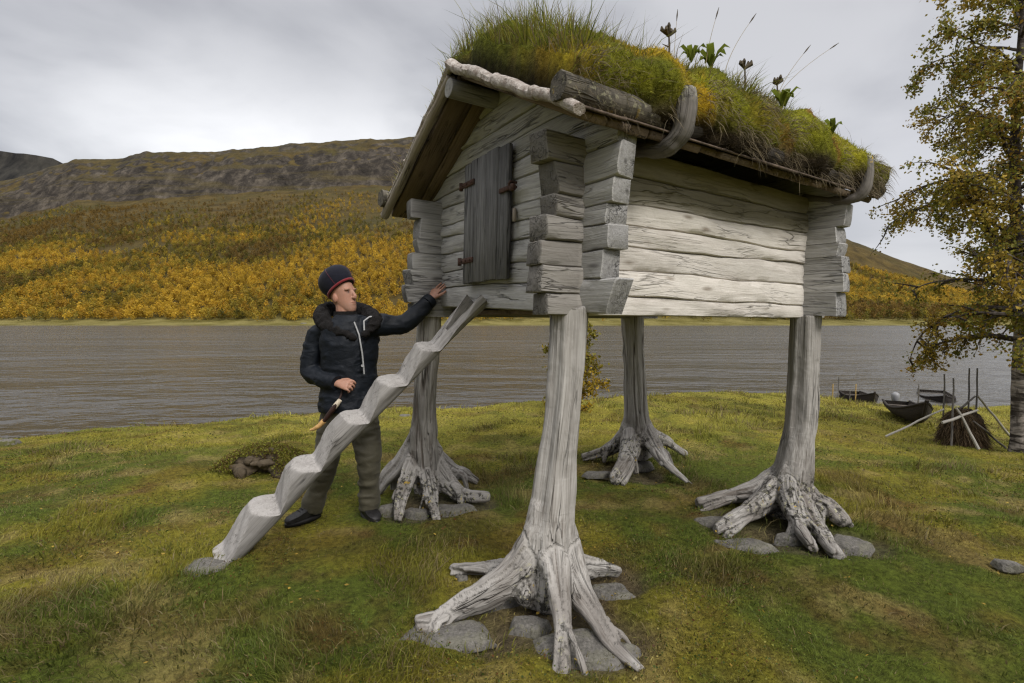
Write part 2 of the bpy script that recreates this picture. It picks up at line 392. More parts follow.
# a brighter break low over the left hill; the zenith, out of view, is brightened to light the ground
az = w.math('DIVIDE', sx.outputs[0], w.math('MAXIMUM', sx.outputs[1], 0.05))
lowb = w.math('MULTIPLY', w.mapr(zz, 0.46, 0.24, 0, 1, True), w.mapr(w.math('ABSOLUTE', w.math('ADD', az, 0.42)), 0.1, 0.75, 1, 0, True))
lowb = w.math('MULTIPLY', lowb, w.mapr(c2, 0.3, 0.6, 0.55, 1.1))
grey = w.mix(lowb, grey, (4.9, 4.9, 4.95))
rightb = w.math('MULTIPLY', w.mapr(zz, 0.5, 0.2, 0, 1, True), w.mapr(az, 0.3, 0.8, 0, 1, True))
grey = w.mix(w.math('MULTIPLY', rightb, 0.6), grey, (3.4, 3.4, 3.55))
grey = w.mix(w.mapr(zz, 0.56, 0.95, 0, 1, True), grey, (10.5, 10.4, 10.5))
skyc = w.mix(0.94, sky.outputs[0], grey)
bg = w.n('Background', {'Color': skyc, 'Strength': 0.115}); w.t.links.new(bg.outputs[0], w.out.inputs[0])
sl = bpy.data.lights.new('sun', 'SUN'); sl.energy = 1.45; sl.angle = R(22); sl.color = (1.0, 0.965, 0.92)
so = bpy.data.objects.new('sun', sl); COL.objects.link(so)
az_ = R(SUN_AZ); dsun = Vector((math.sin(az_) * math.cos(R(SUN_EL)), math.cos(az_) * math.cos(R(SUN_EL)), math.sin(R(SUN_EL))))
so.rotation_euler = dsun.to_track_quat('Z', 'Y').to_euler(); so.location = dsun * 60
vs_ = scene.view_settings; vs_.view_transform = 'Standard'; vs_.look = 'None'; vs_.exposure = 1.0; vs_.gamma = 1.0
scene.display_settings.display_device = 'sRGB'

# ------------------------------------------------------------------ the shore
CX = [-80, -14, -7.25, -5.7, -3.8, -0.8, 1.8, 4.7, 7.4, 10.4, 14, 22, 80]
CY = [2, 4.8, 7.1, 7.9, 8.95, 9.7, 10.6, 12.6, 13.9, 14.3, 15.2, 17, 20]
CZ = [-.3, -.3, -.25, -.25, -.25, -.25, -.25, -.25, -.27, -.42, -.45, -.4, -.4]
WATER_Z = -1.3
def gh(x, y):
    x = np.asarray(x, float); y = np.asarray(y, float)
    yc = np.interp(x, CX, CY) + 0.12 * np.sin(x * 1.7) ; zc = np.interp(x, CX, CZ)
    t = np.clip((y - 3.6) / np.maximum(yc - 3.6, 0.8), 0, 1)
    z = zc * t ** 1.4 - 0.07 * np.clip(x - 2.6, 0, 12) * sstep(1.0, 5.0, y)
    return z - np.clip(y - yc, 0, 8) * 0.38 * sstep(0, 0.8, y - yc)
def ghs(x, y): return float(gh(np.array([x]), np.array([y]))[0])
def gfine(x, y):
    near = sstep(30, 8, np.hypot(x, y))
    return gh(x, y) + near * ((fbm2(x, y, 1.1, 3, 3) - 0.5) * 0.10 + (fbm2(x, y, 4.5, 5, 3) - 0.5) * 0.075)
def ground_at(px, py):                    # where the ground is seen at a pixel
    d = ray(px, py); lo, hi = 0.5, 40.0
    for _ in range(400):
        p = Vector((0, 0, CAMZ)) + d * (lo / d.y)
        if p.z <= ghs(p.x, p.y): break
        lo += 0.02
    return Vector((p.x, p.y, ghs(p.x, p.y)))

BARE = []                                 # (x, y, r) trodden, stony patches round the posts
def bare_mask(x, y):
    b = np.zeros_like(x)
    wob = (fbm2(x, y, 3.5, 21, 3) - 0.5) * 0.5
    for (bx, by, br) in BARE:
        b = np.maximum(b, sstep(1.15, 0.75, np.hypot(x - bx, y - by) / br + wob))
    return b
def patch(x, y):
    """colours of the sward: its own green, yellow, straw and red-brown patches"""
    a = fbm2(x, y, 1.3, 31, 6, ); b = fbm2(x, y, 3.6, 37, 4); c = fbm2(x, y, 2.2, 41, 5); d = fbm2(x + 9, y, 5.5, 43, 3)
    G = np.array([0.080, 0.105, 0.014]); Y = np.array([0.19, 0.165, 0.02]); S = np.array([0.25, 0.20, 0.085]); B = np.array([0.105, 0.058, 0.02]); BR = np.array([0.265, 0.24, 0.04])
    mixv = lambda C, D, f: C * (1 - f[:, None]) + D * f[:, None]
    col = mixv(np.repeat(G[None], len(x), 0), Y[None], np.clip(sstep(0.4, 0.66, a) * 0.8 + (b - 0.5) * 1.1, 0, 1))
    col = mixv(col, S[None], np.clip(sstep(0.55, 0.7, b) * 0.55, 0, 1))
    col = mixv(col, B[None], np.clip(sstep(0.55, 0.68, c) * 0.36 + sstep(0.62, 0.72, d) * 0.35, 0, 1))
    yc = np.interp(x, CX, CY)
    far = sstep(4.3, 8.0, y) * np.clip(1.0 - 0.35 * sstep(-2.5, -6, x), 0, 1)   # the mown, brighter strip by the water
    col = mixv(col, BR[None] * (0.75 + 0.5 * a[:, None]), far * (0.72 - 0.5 * sstep(0.5, 0.62, c)))
    return col * 1.12 + 0.004
MAT_G = M_('sward'); _c = MAT_G.attr('col').outputs['Color']; _p = MAT_G.n('TexCoord').outputs['Object']
_n = MAT_G.noise(_p, 28, 6, 0.7); _n2 = MAT_G.noise(_p, 90, 4, 0.7)
_col = MAT_G.mix(MAT_G.mapr(_n, 0.35, 0.65), MAT_G.mix(1.0, _c, (0.45, 0.42, 0.4), 'MULTIPLY'), MAT_G.mix(1.0, _c, (1.3, 1.25, 1.1), 'MULTIPLY'))
MAT['sward'] = MAT_G.end(MAT_G.prin(color=_col, rough=0.95, spec=0.1, normal=MAT_G.bump(MAT_G.math('ADD', _n, MAT_G.math('MULTIPLY', _n2, 0.6)), 1.0, 0.04)))

def build_ground():
    def axis(segs):
        out = []
        for a, b, s in segs: out.append(np.arange(a, b, s))
        return np.concatenate(out + [np.array([segs[-1][1]])])
    xs = axis([(-300, -60, 40), (-60, -16, 4), (-16, -7, 0.25), (-7, 7, 0.05), (7, 18, 0.2), (18, 60, 4), (60, 300, 40)])
    ys = axis([(-300, -40, 40), (-40, -4, 3), (-4, 1.2, 0.3), (1.2, 8, 0.05), (8, 18, 0.12), (18, 30, 1.5)])
    X, Y = np.meshgrid(xs, ys); x, y = X.ravel(), Y.ravel(); z = gfine(x, y)
    bm_ = bare_mask(x, y); z = z - 0.035 * bm_
    col = patch(x, y)
    dirt = np.array([0.12, 0.10, 0.08])[None] * (0.55 + 0.9 * fbm2(x, y, 7, 51, 3))[:, None]
    bm_ = bm_ * (.45 + .5 * fbm2(x, y, 5, 53, 3)); col = col * (1 - bm_[:, None]) + dirt * bm_[:, None]
    nx, ny = len(xs), len(ys); i = np.arange(nx * ny).reshape(ny, nx)
    f = np.stack([i[:-1, :-1].ravel(), i[:-1, 1:].ravel(), i[1:, 1:].ravel(), i[1:, :-1].ravel()], 1)
    me = mesh_np('ground', np.stack([x, y, z], 1), [f], {'col': ('FLOAT_COLOR', col)})
    tag(link('ground', me, MAT['sward']), kind='structure')

def build_grass():
    Ps, hs, ws, cs, bs = [], [], [], [], []
    def zone(y0, y1, dens, h0, w0):
        n = int((y1 - y0) * (y1 + y0) * 1.25 * dens)
        y = np.sqrt(RNG.uniform(y0 ** 2, y1 ** 2, n)); x = RNG.uniform(-1.25, 1.25, n) * y + RNG.normal(0, 0.1, n)
        yc = np.interp(x, CX, CY); k = (y < yc + 0.5); x, y = x[k], y[k]
        bm_ = bare_mask(x, y); tuft = fbm2(x, y, 1.7, 61, 3); tf2 = fbm2(x, y, 6, 63, 2)
        k = (RNG.random(len(x)) > bm_ * .93) & (RNG.random(len(x)) < 0.35 + 1.1 * sstep(0.35, 0.6, tf2)); x, y, tuft, tf2 = x[k], y[k], tuft[k], tf2[k]
        n = len(x)
        col = patch(x, y); j = RNG.random((n, 1)); col = col * (0.6 + 0.95 * j)
        dry = RNG.random(n) < 0.13 + 0.25 * (fbm2(x, y, 2.2, 67, 2) > 0.56); col[dry] = np.array([0.21, 0.165, 0.075]) * RNG.uniform(0.5, 1.2, (dry.sum(), 1))
        h = h0 * RNG.gamma(4, 0.25, n) * (0.55 + 1.5 * sstep(0.5, 0.72, tuft)) * (0.7 + 0.6 * tf2)
        ang = fbm2(x, y, 0.9, 71, 2) * 12 + RNG.normal(0, 0.9, n)
        b = np.stack([np.cos(ang), np.sin(ang), np.full(n, -0.15)], 1) * RNG.uniform(0.2, 1.1, (n, 1))
        Ps.append(np.stack([x, y, gfine(x, y) - 0.006], 1)); hs.append(h); ws.append(w0 * RNG.uniform(0.6, 1.4, n)); cs.append(col); bs.append(b)
    zone(1.2, 3.0, 11000, 0.026, 0.0016)
    zone(3.0, 5.0, 5000, 0.029, 0.0022)
    zone(5.0, 8.0, 1800, 0.034, 0.0035)
    zone(8.0, 16.5, 480, 0.045, 0.006)
    # taller tussocks
    for (tx, ty, n, hh, r) in TUSSOCKS:
        x = tx + RNG.normal(0, r, n); y = ty + RNG.normal(0, r, n); ang = RNG.uniform(0, 6.28, n) * 0.35 + 3.6
        out = np.stack([(x - tx) / r * 0.5 + np.cos(ang) * 0.5, (y - ty) / r * 0.5 + np.sin(ang) * 0.5, np.full(n, -0.2)], 1)
        Ps.append(np.stack([x, y, gfine(x, y) - 0.01], 1)); hs.append(hh * RNG.uniform(0.4, 1.1, n)); ws.append(RNG.uniform(0.0014, 0.0028, n) * (1 + ty / 6))
        c = patch(x, y) * 0.5 + np.array([0.055, 0.07, 0.014]) * 0.6; c = c * RNG.uniform(0.6, 1.4, (n, 1)); dry = RNG.random(n) < 0.2; c[dry] = np.array([0.2, 0.16, 0.075])
        cs.append(c); bs.append(out)
    P = np.concatenate(Ps); n = len(P); up = np.array([0, 0, 1.0]) + RNG.normal(0, 0.22, (n, 3)); up /= np.linalg.norm(up, axis=1, keepdims=True)
    me = blades_mesh('grass', P, up, np.concatenate(hs), np.concatenate(ws), np.concatenate(bs), np.concatenate(cs))
    tag(link('grass', me, MAT['grass']), kind='stuff')
    # low leafy ground cover: moss sprigs and creeping dwarf shrubs
    Ps, Us, Vs, Cs = [], [], [], []
    for (y0, y1, dens, s0) in ((1.2, 3.2, 2600, 0.0055), (3.2, 6, 1000, 0.008), (6, 12, 200, 0.012)):
        n = int((y1 - y0) * (y1 + y0) * 1.2 * dens); y = np.sqrt(RNG.uniform(y0 ** 2, y1 ** 2, n)); x = RNG.uniform(-1.2, 1.2, n) * y
        k = (fbm2(x, y, 1.9, 81, 4) + RNG.normal(0, 0.04, n) > 0.53) & (bare_mask(x, y) < 0.5) & (y < np.interp(x, CX, CY)); x, y = x[k], y[k]; n = len(x)
        c = patch(x, y); r = RNG.random(n); c[r < 0.4] = np.array([0.05, 0.07, 0.012]); c[r > 0.86] = np.array([0.10, 0.045, 0.015]); c[(r > 0.8) & (r < 0.86)] = np.array([0.2, 0.15, 0.03]); c *= RNG.uniform(0.6, 1.4, (n, 1))
        U = rand_unit(n); U[:, 2] *= 0.5; V = perp(U); s = s0 * RNG.uniform(0.6, 1.5, (n, 1))
        Ps.append(np.stack([x, y, gfine(x, y) + RNG.uniform(0.0, 0.03, n)], 1)); Us.append(U * s); Vs.append(V * s * 0.7); Cs.append(c)
    n = 420; y = RNG.uniform(1.6, 9, n); x = RNG.uniform(-1.1, 1.1, n) * y; U = rand_unit(n); U[:, 2] *= .25; V = perp(U); V[:, 2] *= .4; sz = RNG.uniform(.009, .017, (n, 1))    # fallen leaves
    Ps.append(np.stack([x, y, gfine(x, y) + .022], 1)); Us.append(U * sz); Vs.append(V * sz * .75); Cs.append(np.array([[.42, .28, .05]]) * RNG.uniform(.4, 1.2, (n, 1)))
    me = quads_mesh('ground_cover', np.concatenate(Ps), np.concatenate(Us), np.concatenate(Vs), np.concatenate(Cs))
    tag(link('ground_cover', me, MAT['leaf']), kind='stuff')

def build_water():
    m = M_('lake_water'); p = m.n('TexCoord').outputs['Object']
    h = None
    for lam, amp, st in ((0.3, 0.6, .6), (0.8, 1.0, .55), (2.4, 0.7, .45), (8, 0.4, .4), (30, 0.3, .35)):
        t = m.math('MULTIPLY', m.noise(m.scl(p, (st / lam, 1 / lam, 1)), 1.0, 3, 0.55, 0.3), lam * amp); h = t if h is None else m.math('ADD', h, t)
    col = m.mix(m.mapr(m.noise(p, 0.03, 2), 0.35, 0.65), (0.050, 0.046, 0.039), (0.068, 0.063, 0.055))
    sh = m.prin(color=col, rough=0.2, spec=0.5, normal=m.bump(h, 1.0, 0.42)); m.set(sh, 'IOR', 1.33)
    mat = m.end(sh)
    xs = np.concatenate([np.linspace(-1800, -60, 12), np.linspace(-50, 50, 60), np.linspace(60, 1800, 12)]); ys = np.concatenate([np.linspace(2, 40, 40), np.linspace(45, 300, 30)])
    X, Y = np.meshgrid(xs, ys); i = np.arange(X.size).reshape(X.shape)
    f = np.stack([i[:-1, :-1].ravel(), i[:-1, 1:].ravel(), i[1:, 1:].ravel(), i[1:, :-1].ravel()], 1)
    # small wind waves, real relief that fades in the distance
    x, y = X.ravel(), Y.ravel()
    me = mesh_np('lake_water', np.stack([x, y, np.full_like(x, WATER_Z)], 1), [f])
    tag(link('lake_water', me, mat), kind='structure')

# ------------------------------------------------------------------ fell across the lake
RPX = [-900, -300, -100, 0, 37, 82, 123, 152, 184, 262, 328, 410, 470, 540, 620, 720, 850, 880, 945, 1000, 1060, 1200, 1500, 2000]
RPY = [150, 165, 185, 180, 171, 157, 158.5, 151, 149.5, 145, 140.5, 135.6, 133, 138, 155, 190, 240, 252, 275, 293, 303, 306, 300, 295]
PYD = [236, 250, 262, 285, 330, 450, 600, 675, 705, 730, 770, 900]      # depth of the profile
PZ = [-4, -1.2, -0.4, 2.5, 26, 80, 146, 180, 222, 248, 276, 300]        # height for the full ridge
def fell_z(s, y, rough=True):
    ratio = (320 - np.interp(s * F + 512, RPX, RPY)) / 184.0
    z = np.interp(y, PYD, PZ); low = 1 - sstep(300, 700, y)
    z = np.where(z > 3, 3 + (z - 3) * (ratio * (1 - 0.25 * low * sstep(1.0, 0.3, ratio))), z)
    if rough:
        x = s * y; k = sstep(290, 420, y)
        z = z + k * ((fbm2(x, y, 0.009, 91, 4) - 0.5) * 14 * np.clip(ratio, 0.3, 1) + (fbm2(x, y, 0.05, 93, 4) - 0.5) * 3.5 * np.clip(ratio, .4, 1))
        cl = sstep(650, 690, y) * sstep(800, 740, y)
        z = z + cl * ((np.abs(fbm2(x, y * 0.4, 0.022, 95, 4) - 0.5) * 12 - 2) + (fbm2(x, y, 0.09, 96, 3) - .5) * 9) * ratio
    return z
def build_fell():
    ss = np.concatenate([np.linspace(-3.2, -1.25, 40), np.linspace(-1.24, 1.24, 620), np.linspace(1.25, 3.2, 40)])
    ys = np.concatenate([np.linspace(236, 300, 14), np.linspace(306, 640, 60), np.linspace(644, 800, 70), np.linspace(810, 900, 8)])
    S, Y = np.meshgrid(ss, ys); s, y = S.ravel(), Y.ravel(); z = fell_z(s, y)
    # the plateau behind the ridge falls away
    f_i = np.arange(S.size).reshape(S.shape); f = np.stack([f_i[:-1, :-1].ravel(), f_i[:-1, 1:].ravel(), f_i[1:, 1:].ravel(), f_i[1:, :-1].ravel()], 1)
    z = np.where(y > 780, z - (y - 780) * 0.6, z)
    ratio = (320 - np.interp(s * F + 512, RPX, RPY)) / 184.0
    cliff = sstep(655, 690, y) * sstep(0.45, 0.75, ratio)
    me = mesh_np('hillside', np.stack([s * y, y, z], 1), [f], {'cliff': ('FLOAT', cliff), 'up': ('FLOAT', y)})
    m = M_('fell'); p = m.n('TexCoord').outputs['Object']; cf = m.attr('cliff').outputs['Fac']; up = m.attr('up').outputs['Fac']
    nz = m.n('SeparateXYZ', {0: m.n('NewGeometry').outputs['Normal']}).outputs[2]
    a = m.noise(p, 0.012, 6, 0.6, 0.5); b = m.noise(p, 0.06, 6, 0.65); v = m.noise(m.scl(p, (0.035, 0.02, 0.05)), 1.0, 8, 0.72, 0.5)
    heath = m.mix(m.mapr(b, 0.36, 0.64), (0.040, 0.029, 0.011), (0.088, 0.062, 0.02)); heath = m.mix(m.mapr(a, 0.45, 0.62, 0, 0.6), heath, (0.044, 0.040, 0.014))
    rock = m.mix(m.mapr(v, 0.36, 0.62), (0.014, 0.012, 0.010), (0.105, 0.088, 0.068))
    led = m.noise(m.scl(p, (0.006, 0.006, 0.075)), 1.0, 5, 0.6, 0.6); ver = m.noise(m.scl(p, (0.11, 0.11, 0.018)), 1.0, 5, 0.65, 0.4)
    rock = m.mix(m.mapr(ver, 0.42, 0.62, 0.75, 0.0), rock, (0.02, 0.017, 0.015)); rock = m.mix(m.mapr(led, 0.52, 0.62, 0, 0.65), rock, (0.07, 0.055, 0.022))
    rk = m.math('MULTIPLY', m.mapr(nz, 0.84, 0.62), cf); rk = m.math('MULTIPLY', m.mapr(m.math('ADD', rk, m.math('MULTIPLY', m.math('SUBTRACT', v, 0.5), 2.2)), 0.25, 0.5), m.mapr(cf, 0.0, 0.3))
    col = m.mix(rk, heath, rock)
    top = m.mapr(up, 735, 790); col = m.mix(m.math('MULTIPLY', top, 0.6), col, (0.045, 0.04, 0.024))
    grassy = m.mapr(up, 292, 280); col = m.mix(grassy, col, m.mix(m.mapr(b, 0.4, 0.6), (0.10, 0.085, 0.02), (0.17, 0.145, 0.05)))
    mat = m.end(m.prin(color=col, rough=0.95, spec=0.1, normal=m.bump(m.math('ADD', b, v), 0.8, 4.0)))
    tag(link('hillside', me, mat), kind='structure')
    # a farther fell showing over its left shoulder
    px = np.linspace(-900, 110, 80); ry = np.interp(px, [-900, -300, -60, 0, 30, 61, 110], [90, 120, 146, 151.5, 156, 160.5, 190])
    V = []; D = 1900
    for k, (dz, dy) in enumerate(((0, 0), (-25, -8), (-60, -40), (-130, -120), (-320, -420))):
        s = (px - 512) / F; z = (320 - ry) / F * D + dz + (fbm2(px, px * 0 + k, 0.08, 97, 4) - 0.5) * 26 * (k > 0) ; yy = D + dy + (fbm2(px, px * 0 + k * 3, 0.05, 98, 3) - 0.5) * 60
        V.append(np.stack([s * D, yy, z], 1))
    V.append(np.stack([(px - 512) / F * D, np.full_like(px, D + 500), np.full_like(px, 100)], 1)); V = np.array([V[5], V[0], V[1], V[2], V[3], V[4]]); n = len(px)
    i = np.arange(6 * n).reshape(6, n); f = np.stack([i[:-1, :-1].ravel(), i[:-1, 1:].ravel(), i[1:, 1:].ravel(), i[1:, :-1].ravel()], 1)
    m = M_('far_rock'); p = m.n('TexCoord').outputs['Object']; v = m.noise(m.scl(p, (0.02, 0.01, 0.004)), 1, 7, 0.7, 0.6)
    mat = m.end(m.prin(color=m.mix(m.mapr(v, 0.36, 0.64), (0.009, 0.009, 0.009), (0.04, 0.037, 0.031)), rough=0.95, spec=0.1))
    tag(link('far_hill', mesh_np('far_hill', V.reshape(-1, 3), [f]), mat), kind='structure')

def build_forest():
    n = 100000
    y = RNG.uniform(262, 640, n); s = RNG.uniform(-1.5, 1.5, n); x = s * y
    z = fell_z(s, y); ratio = (320 - np.interp(s * F + 512, RPX, RPY)) / 184.0
    dens = fbm2(x, y, 0.016, 101, 4); fine = fbm2(x, y, 0.05, 103, 3)
    elev = (z - CAMZ) / y * F; top = ratio * 184; l1 = np.minimum(78, .56 * top) + (fbm2(x, y, 0.008, 109, 3) - .5) * 50; l2 = l1 + np.minimum(55, .45 * top)
    p = np.where(elev < l1, 1.0, np.clip(1.0 - (elev - l1) / (l2 - l1), 0.02, 1) ** 1.5) * sstep(0.24, 0.44, dens * 0.6 + fine * 0.4 + 0.06 * (elev < 55))
    p = p * sstep(264, 288, y)
    # keep the sides beyond the frame thinner
    p = np.where(np.abs(s) > 1.2, p * 0.4, p); p = np.where((s > 0.02) & (s < 0.5), p * 0.35, p)
    k = RNG.random(n) < p * 0.5; x, y, z, s, elev = x[k], y[k], z[k], s[k], elev[k]; n = len(x)
    keep = ~((s > 0.06) & (s < 0.42) & (RNG.random(n) < .5)); x, y, z, s, elev = x[keep], y[keep], z[keep], s[keep], elev[keep]; n = len(x)
    hgt = RNG.uniform(4.0, 7.6, n) * (1 - 0.4 * np.clip(elev / 130, 0, 1)); wid = hgt * RNG.uniform(0.5, 0.8, n)
    tone = fbm2(x, y, 0.02, 107, 3); r = RNG.random(n)
    cols = np.array([[0.48, 0.315, 0.036], [0.42, 0.255, 0.03], [0.36, 0.26, 0.036], [0.25, 0.195, 0.03], [0.13, 0.115, 0.022], [0.19, 0.12, 0.028]])
    pick = np.clip((r * 3.6 + (tone - 0.45) * 9 + (fbm2(x, y, 0.007, 113, 3) - .5) * 8 + np.clip(elev - 38, 0, 200) / 30), 0, 5.99).astype(int)
    C = cols[pick] * RNG.uniform(0.55, 1.25, (n, 1))
    q = 56; N = n * q
    d = rand_unit(N) * (RNG.random((N, 1)) ** 0.4); P0 = np.repeat(np.stack([x, y, z], 1), q, 0); H = np.repeat(hgt, q)[:, None]; Wd = np.repeat(wid, q)[:, None]
    tz = (d[:, 2:3] * 0.5 + 0.5); taper = 1.0 - 0.45 * tz
    P = P0 + np.concatenate([d[:, :2] * Wd * 0.62 * taper, 0.12 * H + tz * H * 0.9], 1)
    U = rand_unit(N); V = perp(U); sz = np.repeat(hgt, q)[:, None] * RNG.uniform(0.045, 0.09, (N, 1))
    c = np.repeat(C, q, 0) * RNG.uniform(0.8, 1.2, (N, 1))
    me = quads_mesh('birch_forest', P, U * sz, V * sz, c)
    tag(link('birch_forest', me, MAT['forest']), kind='stuff')
    print('forest trees', n)
# ------------------------------------------------------------------ the storehouse on root-footed posts
CORNER = Vector((0.34, 2.5, 0.0)); CANG = R(33.3); LX, LY = 2.28, 1.76; TH = 0.12; Z0 = CAMZ
def lean(v): return Vector((v.x + 0.0209 * (v.z - Z0), v.y - 0.0137 * (v.z - Z0), v.z))
store = empty('log_storehouse', CORNER, CANG)
tag(store, 'small silver-grey log storehouse with a grassy turf roof, raised on four root-footed tree-trunk posts', 'storehouse')
SM = Matrix.Translation(CORNER) @ Matrix.Rotation(CANG, 4, 'Z'); SMI = SM.inverted()
EZ, RZ = 0.86, 1.48; MIDY = LY / 2; OV = 0.25
def roofline(y): return EZ + (RZ - EZ) * (1 - abs(y - MIDY) / (MIDY + OV))

def hewn(mb, axis, face, outw, a0, a1, lo, hi, seed, thick=TH, tint=1.0, stain=0.0, clip=False, diag=0.0):
    """one hewn log along local x (axis 0) or y (axis 1); outer face plane at `face`, outward sign; lo/hi = heights at the two reference ends"""
    _r = random.Random(seed * 7 + 1); skew = [_r.uniform(-.02, .02) for _ in range(3)]; face = face - outw * _r.uniform(0, .012)
    st = []; n = max(6, int((a1 - a0) / 0.045)); off = seed * 3.17
    prof = ((0.0, -0.012), (0.045, -0.002), (0.25, 0.003), (0.5, 0.004), (0.75, 0.002), (0.955, -0.003), (1.0, -0.012))
    tt = [a0 + (a1 - a0) * k / n for k in range(n + 1)]
    tt = [a0, a0 + 0.006] + tt[1:-1] + [a1 - 0.006, a1]
    rings, gr, tn, sn = [], [], [], []
    for qi, t in enumerate(tt):
        zl, zh = lo(t) + 0.0015, hi(t) - 0.0015
        if clip: zh = min(zh, roofline(t) - 0.01)
        if zh - zl < 0.012:
            zh = zl + 0.012
        ins = 0.008 if qi in (0, len(tt) - 1) else 0.0
        ring = []
        for f, o in prof + ((1.0, -thick), (0.0, -thick)):
            o2 = o + 0.009 * float(n1(t * 2.2 + f * 1.3, seed)[0]) * (o > -0.05) + 0.003 * float(n1(t * 9 + f * 5, seed + 3)[0]) * (o > -0.05)
            z = zl + (zh - zl) * f + ins * (1 - 2 * f); o2 -= ins * (o > -0.05) - ins * (o < -0.05)
            tz = t + ((diag * (0.5 - f) + skew[0] * (o < -.05)) if qi <= 1 else (skew[1] * (f - .5) + skew[2] * (o < -.05)) if qi >= n - 1 else 0.0)
            d = face + outw * o2
            ring.append((tz, d, Z0 + z) if axis == 0 else (d, tz, Z0 + z))
            gr.append((tz + off, o2 + off, z - zl + off))
            tv = tint(t) if callable(tint) else tint; tn.append(tv if qi not in (0,) else tv * 0.62); sn.append(stain(t, z) if callable(stain) else stain)
        rings.append(ring)
    mb.rings(rings, gr, tn, sn)

def seams(A, B, a, b, amp, seed):
    """list of functions giving wavy seam heights between the two reference ends a, b"""
    out = []
    for k, (p, q) in enumerate(zip(A, B)):
        out.append(lambda t, p=p, q=q, k=k: p + (q - p) * (t - a) / (b - a) + (amp * float(n1(t * 1.4 + k * 5.1, seed)[0]) + amp * 0.4 * float(n1(t * 5.5 + k * 3.1, seed + 2)[0])) * (0.35 if k == 0 else 1))
    return out

SR = seams([.02, .125, .262, .387, .503, .62, .758, .90], [.015, .112, .254, .41, .50, .634, .768, .90], 0.277, 2.28, 0.009, 11)
SF = seams([.035, .205, .335, .46, .56, .675, .83, .95, 1.09, 1.22, 1.36, 1.5], [.10, .246, .362, .51, .627, .71, .847, .943, 1.07, 1.2, 1.34, 1.5], 0.0, 1.64, 0.010, 12)
rnd = random.Random(3)
PF = [.21, .245, .25, .225, .17, .17, .235, .25]; PB = [.2, .22, .2, .24, .2, .23, .22, .2]
olive = lambda t, z: float(sstep(0.60, 0.72, z)) * 0.85
for name, face, outw in (('side_wall', 0.0, -1), ('side_wall', LY, 1)):
    mb = MB()
    for k in range(7):
        t = rnd.uniform(0.88, 1.1)
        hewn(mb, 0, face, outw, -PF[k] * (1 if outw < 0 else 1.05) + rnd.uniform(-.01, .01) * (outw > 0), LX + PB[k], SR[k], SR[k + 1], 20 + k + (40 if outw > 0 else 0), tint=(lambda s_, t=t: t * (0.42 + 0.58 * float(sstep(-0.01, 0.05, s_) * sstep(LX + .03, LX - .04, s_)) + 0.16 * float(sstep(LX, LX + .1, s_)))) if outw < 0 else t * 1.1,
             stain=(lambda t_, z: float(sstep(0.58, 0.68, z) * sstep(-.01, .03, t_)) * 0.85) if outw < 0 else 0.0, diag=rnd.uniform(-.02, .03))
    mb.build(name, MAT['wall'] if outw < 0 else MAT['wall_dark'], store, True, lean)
PR = [.20, .14, .175, .16, .20, .235, .22, .2]; PL = [.2, .22, .2, .18, .2, .2, .2, .2]
for name, face, outw in (('gable_wall', 0.0, -1), ('gable_wall', LX, 1)):
    mb = MB()
    for k in range(11):
        lo = SF[k] if outw < 0 else (lambda t, k=k: SF[k](t) * 0.98); hi = SF[k + 1] if outw < 0 else (lambda t, k=k: SF[k + 1](t) * 0.98)
        if k < 6: a0, a1 = -(PR[k] if outw < 0 else 0.235 + rnd.uniform(-.03, .02)), LY + PL[k]
        else:
            zl = lo(MIDY) + 0.02; half = (RZ - zl) / (RZ - EZ) * (MIDY + OV); a0, a1 = max(MIDY - half, -0.22), min(MIDY + half, LY + 0.2)
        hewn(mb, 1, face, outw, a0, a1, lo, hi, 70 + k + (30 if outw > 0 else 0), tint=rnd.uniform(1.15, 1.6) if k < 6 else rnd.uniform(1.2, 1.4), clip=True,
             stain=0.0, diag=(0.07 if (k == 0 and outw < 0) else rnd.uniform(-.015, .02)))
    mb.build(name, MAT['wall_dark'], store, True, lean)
mb = MB(); mb.box((0.1, 0.1, Z0 + 0.035), (LX - 0.1, LY - 0.1, Z0 + 0.07), axis=0)
mb.build('floor', MAT['board'], store, False, lean)

# door of upright planks, strap hinges and a hasp
mb = MB(); ys = [.617, .735, .872, .985, 1.075, 1.168]
for a, b, dz in zip(ys[:-1], ys[1:], (0.0, .012, .004, .01, .0)):
    mb.box((-0.052 - rnd.uniform(0, .006), a + 0.002, Z0 + 0.245 + dz * 0.5), (-0.022, b - 0.002, Z0 + 1.045 + dz), axis=2, tint=rnd.uniform(0.8, 1.25), bev=0.005)
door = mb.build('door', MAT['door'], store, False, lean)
for z in (0.91, 0.40):
    mb = MB(); mb.box((-0.066, 1.02, Z0 + z - 0.018), (-0.054, 1.205, Z0 + z + 0.018), axis=1, bev=0.003)
    mb.tube([(-0.06, 1.205, Z0 + z - 0.026), (-0.06, 1.205, Z0 + z + 0.026)], 0.014, 10)
    for yy in (1.05, 1.11, 1.17): mb.tube([(-0.065, yy, Z0 + z), (-0.073, yy, Z0 + z)], [0.008, 0.005], 8)
    mb.build('hinge', MAT['rust'], door, False, lean)
mb = MB(); mb.box((-0.068, 0.55, Z0 + 0.76), (-0.054, 0.70, Z0 + 0.788), axis=1, bev=0.003)
mb.tube([(-0.03, 0.56, Z0 + .774), (-0.075, 0.56, Z0 + .774), (-0.085, 0.56, Z0 + .785), (-0.075, .56, Z0 + .80), (-0.03, 0.56, Z0 + .80)], 0.008, 8)
mb.box((-0.082, 0.525, Z0 + 0.745), (-0.055, 0.565, Z0 + 0.785), axis=2, bev=0.006)
mb.build('latch', MAT['rust'], door, False, lean)
